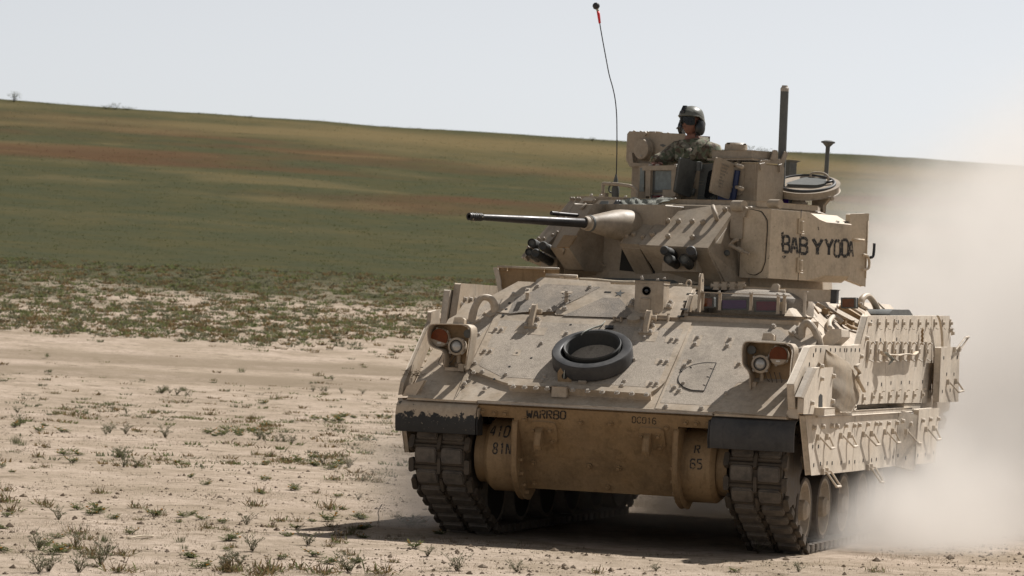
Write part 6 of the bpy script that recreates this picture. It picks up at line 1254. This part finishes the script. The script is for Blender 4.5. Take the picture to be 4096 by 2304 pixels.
SPEC = {'leafy_weed': ([rosette(k) for k in range(4)], 'low leafy green weed with narrow leaves and orange flower heads on bare dirt', 'weed', 'leafy weeds on the dirt'),
        'wispy_weed': ([wispy(k+20) for k in range(4)], 'thin wispy grey-green weed with fine stalks on bare dirt', 'weed', 'wispy weeds on the dirt'),
        'dry_weed': ([dryclump(k+40) for k in range(4)], 'small brown dried-up weed clump on bare dirt', 'weed', 'dried weeds on the dirt'),
        'grass_tuft': ([tuft(k+60) for k in range(3)], 'upright tuft of pale grass on bare dirt', 'grass tuft', 'grass tufts on the dirt')}
def plant(kind, p, s=1.0, label=None, group=True):
    if s > 1.35 and label is None:          # a big patch is several plants growing close together
        for k in range(min(5, round(s*s))):
            q = V((p.x+random.gauss(0, .10*s), p.y+random.gauss(0, .16*s), 0)); q.z = gz(q.x, q.y); plant(kind, q, random.uniform(.8, 1.25))
        return
    mes, lab, cat, grp = SPEC[kind]
    o = link(kind, random.choice(mes)); o.location = (p.x, p.y, p.z-.004); o.rotation_euler = (0, 0, random.random()*6.28); o.scale = (s, s, s*random.uniform(.85, 1.15))
    if not label:
        if s >= 1.1: lab = 'large '+lab.replace('small ', '').replace('low ', ''); grp = 'large '+grp
        elif s < .75: lab = 'very small '+lab.replace('small ', '').replace('low ', ''); grp = 'very small '+grp
    tag(o, label or lab, cat, grp if group else None); return o
for kind, x, y, s in [('leafy_weed', 250, 1290, 1.25), ('leafy_weed', 198, 1284, .8), ('leafy_weed', 830, 1312, 1.2), ('leafy_weed', 908, 1307, 1.1), ('dry_weed', 828, 1283, 1.3),
        ('leafy_weed', 572, 1362, 1.1), ('wispy_weed', 655, 1425, 1.6), ('dry_weed', 620, 1440, 2.2), ('dry_weed', 690, 1440, 1.8), ('wispy_weed', 130, 1385, 1.8), ('leafy_weed', 128, 1395, 1.2),
        ('dry_weed', 920, 1208, 1.6), ('wispy_weed', 776, 1372, 1.0), ('grass_tuft', 20, 1118, 1.5), ('leafy_weed', 560, 1095, 2.0), ('leafy_weed', 615, 1085, 2.2), ('leafy_weed', 640, 1095, 2.0),
        ('leafy_weed', 868, 1050, 2.0), ('leafy_weed', 850, 1058, 1.9), ('leafy_weed', 820, 1060, 1.6), ('wispy_weed', 690, 1110, 2.0), ('leafy_weed', 1110, 1345, .8), ('leafy_weed', 510, 1308, .8),
        ('dry_weed', 105, 1270, 1.0), ('dry_weed', 345, 1280, .9), ('leafy_weed', 950, 1052, 1.8), ('wispy_weed', 430, 990, 2.2), ('wispy_weed', 870, 985, 2.4), ('dry_weed', 700, 1150, 1.8), ('dry_weed', 775, 1165, 2.0),
        ('leafy_weed', 740, 1160, 1.5), ('dry_weed', 860, 1150, 1.6), ('wispy_weed', 1150, 1437, 1.1), ('dry_weed', 960, 1445, 1.3), ('leafy_weed', 1850, 1440, .6), ('wispy_weed', 2010, 1440, .7),
        ('leafy_weed', 500, 1430, 1.0), ('leafy_weed', 330, 1345, .7), ('dry_weed', 640, 1275, 1.0), ('wispy_weed', 1075, 1400, .8), ('leafy_weed', 1040, 1380, .9), ('dry_weed', 195, 1345, .9), ('leafy_weed', 480, 1405, .9),
        ('grass_tuft', 455, 985, 1.6), ('grass_tuft', 405, 990, 1.4), ('leafy_weed', 180, 1165, 1.0), ('dry_weed', 400, 1160, 1.1), ('wispy_weed', 290, 1090, 1.6), ('leafy_weed', 130, 1085, 1.5), ('dry_weed', 10, 1265, 1.2),
        ('wispy_weed', 70, 1440, 1.6), ('dry_weed', 300, 1440, 1.2), ('wispy_weed', 250, 1425, 1.2), ('leafy_weed', 790, 1400, .8), ('wispy_weed', 880, 1440, 1.3), ('leafy_weed', 720, 1350, .8)]:
    plant(kind, on_ground(zd(x, y)), s)
o = plant('leafy_weed', on_ground(zd(1030, 1322)), 1.5, 'dark leafy weed clump at the edge of the vehicle shadow', False)
bm = bmesh.new(); p = on_ground(zd(950, 1318)); a_tube(bm, curve([p, p+V((.01, 0, .05)), p+V((.0, 0, .1)), p+V((.03, 0, .17))], 4), [.004]*12+[.0025], 5)
for k in range(7): leaf(bm, p+V((.022+.004*k*.3, 0, .12+.007*k)), (math.cos(k*2), math.sin(k*2), .6), .03, .01, 0)
tag(fin('dry_stalk', bm, 'stem_dark'), 'bare dark dry stalk standing alone by the shadow tip', 'stalk')
bm = bmesh.new(); p = on_ground(zd(1905, 1392)); g = random.Random(5)
for s in range(9):
    tip = V((g.gauss(0, .05), g.gauss(0, .05), g.uniform(.06, .16))); tip.x += .02; a_tube(bm, [p, p+tip*.5, p+tip], [.0028, .002, .001], 4, 1)
    for k in range(12):
        t = g.uniform(.3, 1); leaf(bm, p+tip*t, (g.gauss(0, 1), g.gauss(0, 1), .7), .022, .005, 0, 0)
tag(fin('sagebrush_sprig', bm, ['leaf_grey', 'stem_dark']), 'pale feathery sagebrush sprig directly in front of the running track', 'sagebrush')
# more of each kind, where the photo's sparse patches are
cnt = 0; g = np.random.default_rng(77)
while cnt < 120:
    xx, yy = g.uniform(0, 1000), 860+(1449-860)*g.uniform(0, 1)**.8
    if yy < 1000 and xx > 990: continue
    p = on_ground(zd(xx, yy)); va = float(veg_amount(np.array([p.x]), np.array([p.y]))[0])
    cn = float(fbm(np.array([p.x]), np.array([p.y]), 2.6, 2, 93)[0])
    if g.uniform() > .05+.5*va+1.6*max(0, cn-.52): continue
    r_ = (p-CAM).length; k = g.choice(['leafy_weed', 'wispy_weed', 'dry_weed', 'dry_weed', 'grass_tuft'], p=[.40, .16, .18, .18, .08])
    plant(k, p, float(g.uniform(.45, 1.0)*(1 if r_ < 40 else 1.5))); cnt += 1
for xx, yy, k, s in [(2200, 1440, 'dry_weed', .7), (2420, 1438, 'wispy_weed', .5), (1300, 1440, 'wispy_weed', .8), (1500, 1445, 'dry_weed', .7), (1650, 1438, 'wispy_weed', .6)]:
    plant(k, on_ground(zd(xx, yy)), s)
# flat pale stick lying on the dirt
bm = bmesh.new(); a, b_ = on_ground(zd(322, 1357)), on_ground(zd(385, 1353)); a_tube(bm, curve([a+V((0, 0, .01)), (a+b_)/2+V((0, .01, .02)), b_+V((0, 0, .01))], 4), .012, 6, flat=.5)
tag(fin('stick', bm, 'wood', smooth='all'), 'flat grey stick lying on the bare dirt', 'stick')
# shrubs on the crest against the sky
def shrub_mesh(seed, n=420):
    g = random.Random(seed); bm = bmesh.new()
    cl = [(g.gauss(0, .32), g.gauss(0, .32), g.uniform(.25, .85), g.uniform(.12, .26)) for _ in range(14)]
    for c in cl:
        for k in range(n//14):
            d = V((g.gauss(0, 1), g.gauss(0, 1), g.gauss(0, 1))).normalized()*c[3]*g.random()**.5
            leaf(bm, V(c[:3])+d, (g.gauss(0, 1), g.gauss(0, 1), g.gauss(0, .6)+.3), g.uniform(.05, .11), g.uniform(.03, .06), g.choice((0, 0, 1)))
    me_c = mesh_of('crown', bm, ['leaf_green', 'leaf_grey'], smooth=False)
    bm = bmesh.new()
    for c in cl: a_tube(bm, curve([V((0, 0, -.1)), V((c[0]*.4, c[1]*.4, c[2]*.5)), V(c[:3])], 3), .012, 4)
    return me_c, mesh_of('stem', bm, 'stem_dark')
SH = [shrub_mesh(k) for k in range(3)]
def shrub(x, y, s, label, squash=1.0):
    d = ray(zd(x, y)); d = d/math.hypot(d.x, d.y); r_ = CREST-3.0
    p = V((CAM.x+d.x*r_, CAM.y+d.y*r_, 0)); p.z = gz(p.x, p.y)-.03
    s *= .62; e = empty('shrub', p); e.scale = (s, s, s*squash); e.rotation_euler = (0, 0, random.random()*6)
    a, b2 = random.choice(SH); link('crown', a, e); link('stem', b2, e); tag(e, label, 'shrub', 'shrubs along the crest')
lab = 'small green shrub standing up against the sky on the hill crest'
shrub(35, 240, 1.25, 'tallest lone shrub against the sky at the highest end of the crest', 1.15)
for x, y, s, q in [(265, 268, 1.0, .5), (290, 268, 1.2, .7), (318, 272, 1.0, .55), (120, 258, .6, .5), (500, 290, .5, .5), (628, 296, .7, .45), (1075, 316, .5, .5), (1490, 330, .8, .6), (1520, 333, .6, .5), (1890, 362, 1.3, .7), (1925, 368, 1.1, .55), (2010, 374, .6, .5), (1820, 352, .6, .5)]:
    shrub(x, y, s, lab, q)
# ------------------------------------------------------------------ dust thrown up by the tracks
def dust(name, pts_lo, pts_hi, label, build):
    bm = bmesh.new(); a_box(bm, [(pts_lo[k]+pts_hi[k])/2 for k in range(3)], [pts_hi[k]-pts_lo[k] for k in range(3)])
    m = bpy.data.materials.new(name+'_air'); m.use_nodes = True; n = m.node_tree; n.nodes.remove(n.nodes['Principled BSDF']); MATS[name+'_air'] = m
    pv = n.nodes.new('ShaderNodeVolumePrincipled'); pv.inputs['Color'].default_value = (.80, .77, .735, 1); pv.inputs['Anisotropy'].default_value = .25
    tc = n.nodes.new('ShaderNodeTexCoord'); tc.name = 'Texture Coordinate'; sp = n.nodes.new('ShaderNodeSeparateXYZ'); n.links.new(tc.outputs['Object'], sp.inputs[0])
    n.links.new(build(n, sp.outputs[0], sp.outputs[1], sp.outputs[2]), pv.inputs['Density']); n.links.new(pv.outputs[0], n.nodes['Material Output'].inputs['Volume'])
    o = fin(name, bm, name+'_air')
    return tag(o, label, 'dust', kind='stuff')
def mr(n, v, a, b):
    k = n.nodes.new('ShaderNodeMapRange'); k.interpolation_type = 'SMOOTHSTEP'; n.links.new(v, k.inputs[0]); k.inputs[1].default_value = a; k.inputs[2].default_value = b; return k.outputs[0]
def big(n, X, Y, Z):
    # plume trails behind the tail and drifts towards +X; its top rises with the distance behind the vehicle
    t = noise(n, .26, 5, .55); t.inputs['Distortion'].default_value = .5; nz = mth(n, 'MULTIPLY', mth(n, 'SUBTRACT', t.outputs[0], .5), 2.0)
    edge = mth(n, 'SUBTRACT', X, mth(n, 'ADD', -.4, mth(n, 'MULTIPLY', mth(n, 'SUBTRACT', Y, 6.0), -.20)))     # metres inside the windward edge
    inside = mth(n, 'ADD', edge, mth(n, 'MULTIPLY', nz, 1.5))
    left = mr(n, inside, -1.5, 3.4)
    top = mth(n, 'ADD', mth(n, 'ADD', 1.4, mth(n, 'MULTIPLY', edge, .55)), mth(n, 'ADD', mth(n, 'MULTIPLY', mth(n, 'SUBTRACT', Y, 6.0), .06), mth(n, 'MULTIPLY', nz, 1.8)))
    vert = mr(n, mth(n, 'SUBTRACT', top, Z), -1.6, 2.8)
    front = mr(n, mth(n, 'ADD', Y, mth(n, 'MULTIPLY', nz, 1.0)), 5.6, 8.5)
    back = mr(n, Y, 31.5, 24.0); rgt = mr(n, X, 12.6, 8.0)
    d = mth(n, 'MULTIPLY', mth(n, 'MULTIPLY', vert, left), mth(n, 'MULTIPLY', front, mth(n, 'MULTIPLY', back, rgt)))
    t2 = noise(n, .9, 5, .6); t2.inputs['Distortion'].default_value = 1.0; d = mth(n, 'MULTIPLY', d, ramp(n, t2.outputs[0], [(.36, .15), (.62, 2.0)]).outputs[0])
    return mth(n, 'MULTIPLY', d, .34)
dust('dust_cloud', (-7, 5.0, .03), (13, 32, 8.0), 'pale tan dust plume billowing behind the armoured vehicle', big)
def low(n, X, Y, Z):
    t = noise(n, 1.5, 4, .6); t.inputs['Distortion'].default_value = .8; nz = mth(n, 'MULTIPLY', mth(n, 'SUBTRACT', t.outputs[0], .5), 2.0)
    top = mth(n, 'ADD', mth(n, 'MULTIPLY', mth(n, 'SUBTRACT', Y, 1.0), .16), mth(n, 'ADD', .28, mth(n, 'MULTIPLY', nz, .55)))
    vert = mr(n, mth(n, 'SUBTRACT', top, Z), -.25, .5)
    inn = mr(n, X, 1.25, 1.7); out = mr(n, mth(n, 'ADD', X, mth(n, 'MULTIPLY', nz, .5)), 3.3, 2.0); fr = mr(n, mth(n, 'ADD', Y, mth(n, 'MULTIPLY', nz, .9)), .9, 2.4); bk = mr(n, Y, 7.9, 6.8)
    return mth(n, 'MULTIPLY', mth(n, 'MULTIPLY', mth(n, 'MULTIPLY', vert, inn), mth(n, 'MULTIPLY', out, fr)), mth(n, 'MULTIPLY', bk, 1.9))
dust('track_dust', (1.15, .5, .02), (3.4, 8.0, 1.9), 'low dust swirling round the road wheels and track', low)
def puff(n, X, Y, Z):
    t = noise(n, 2.4, 3, .6); nz = mth(n, 'MULTIPLY', mth(n, 'SUBTRACT', t.outputs[0], .5), 2.0)
    a = mr(n, mth(n, 'ADD', X, mth(n, 'MULTIPLY', nz, .3)), -2.5, -1.9); b = mr(n, X, -1.55, -1.75); c = mr(n, mth(n, 'ADD', Z, mth(n, 'MULTIPLY', nz, .3)), 1.0, .45); d = mr(n, Y, .3, 1.0); e = mr(n, Y, 4.9, 3.6)
    return mth(n, 'MULTIPLY', mth(n, 'MULTIPLY', mth(n, 'MULTIPLY', a, b), mth(n, 'MULTIPLY', c, d)), mth(n, 'MULTIPLY', e, .9))
dust('dust_puff', (-2.6, .2, .02), (-1.5, 5.0, 1.1), 'thin puff of dust beside the far track', puff)
def under_dust(n, X, Y, Z):  # dust put in to dim the sunlit ground seen beneath the hull
    t = noise(n, 1.1, 3, .6); f = mr(n, Y, 1.6, 4.2); h = mr(n, Z, .95, .35); k = mr(n, X, -1.2, -.4)
    return mth(n, 'MULTIPLY', mth(n, 'MULTIPLY', f, h), mth(n, 'MULTIPLY', mth(n, 'MULTIPLY', k, mr(n, Y, 9.8, 7.5)), mth(n, 'MULTIPLY', t.outputs[0], 1.9)))
dust('underbody_dust', (-1.04, 1.5, .03), (1.04, 10, 1.0), 'dim dust hanging in the shade beneath the hull', under_dust)
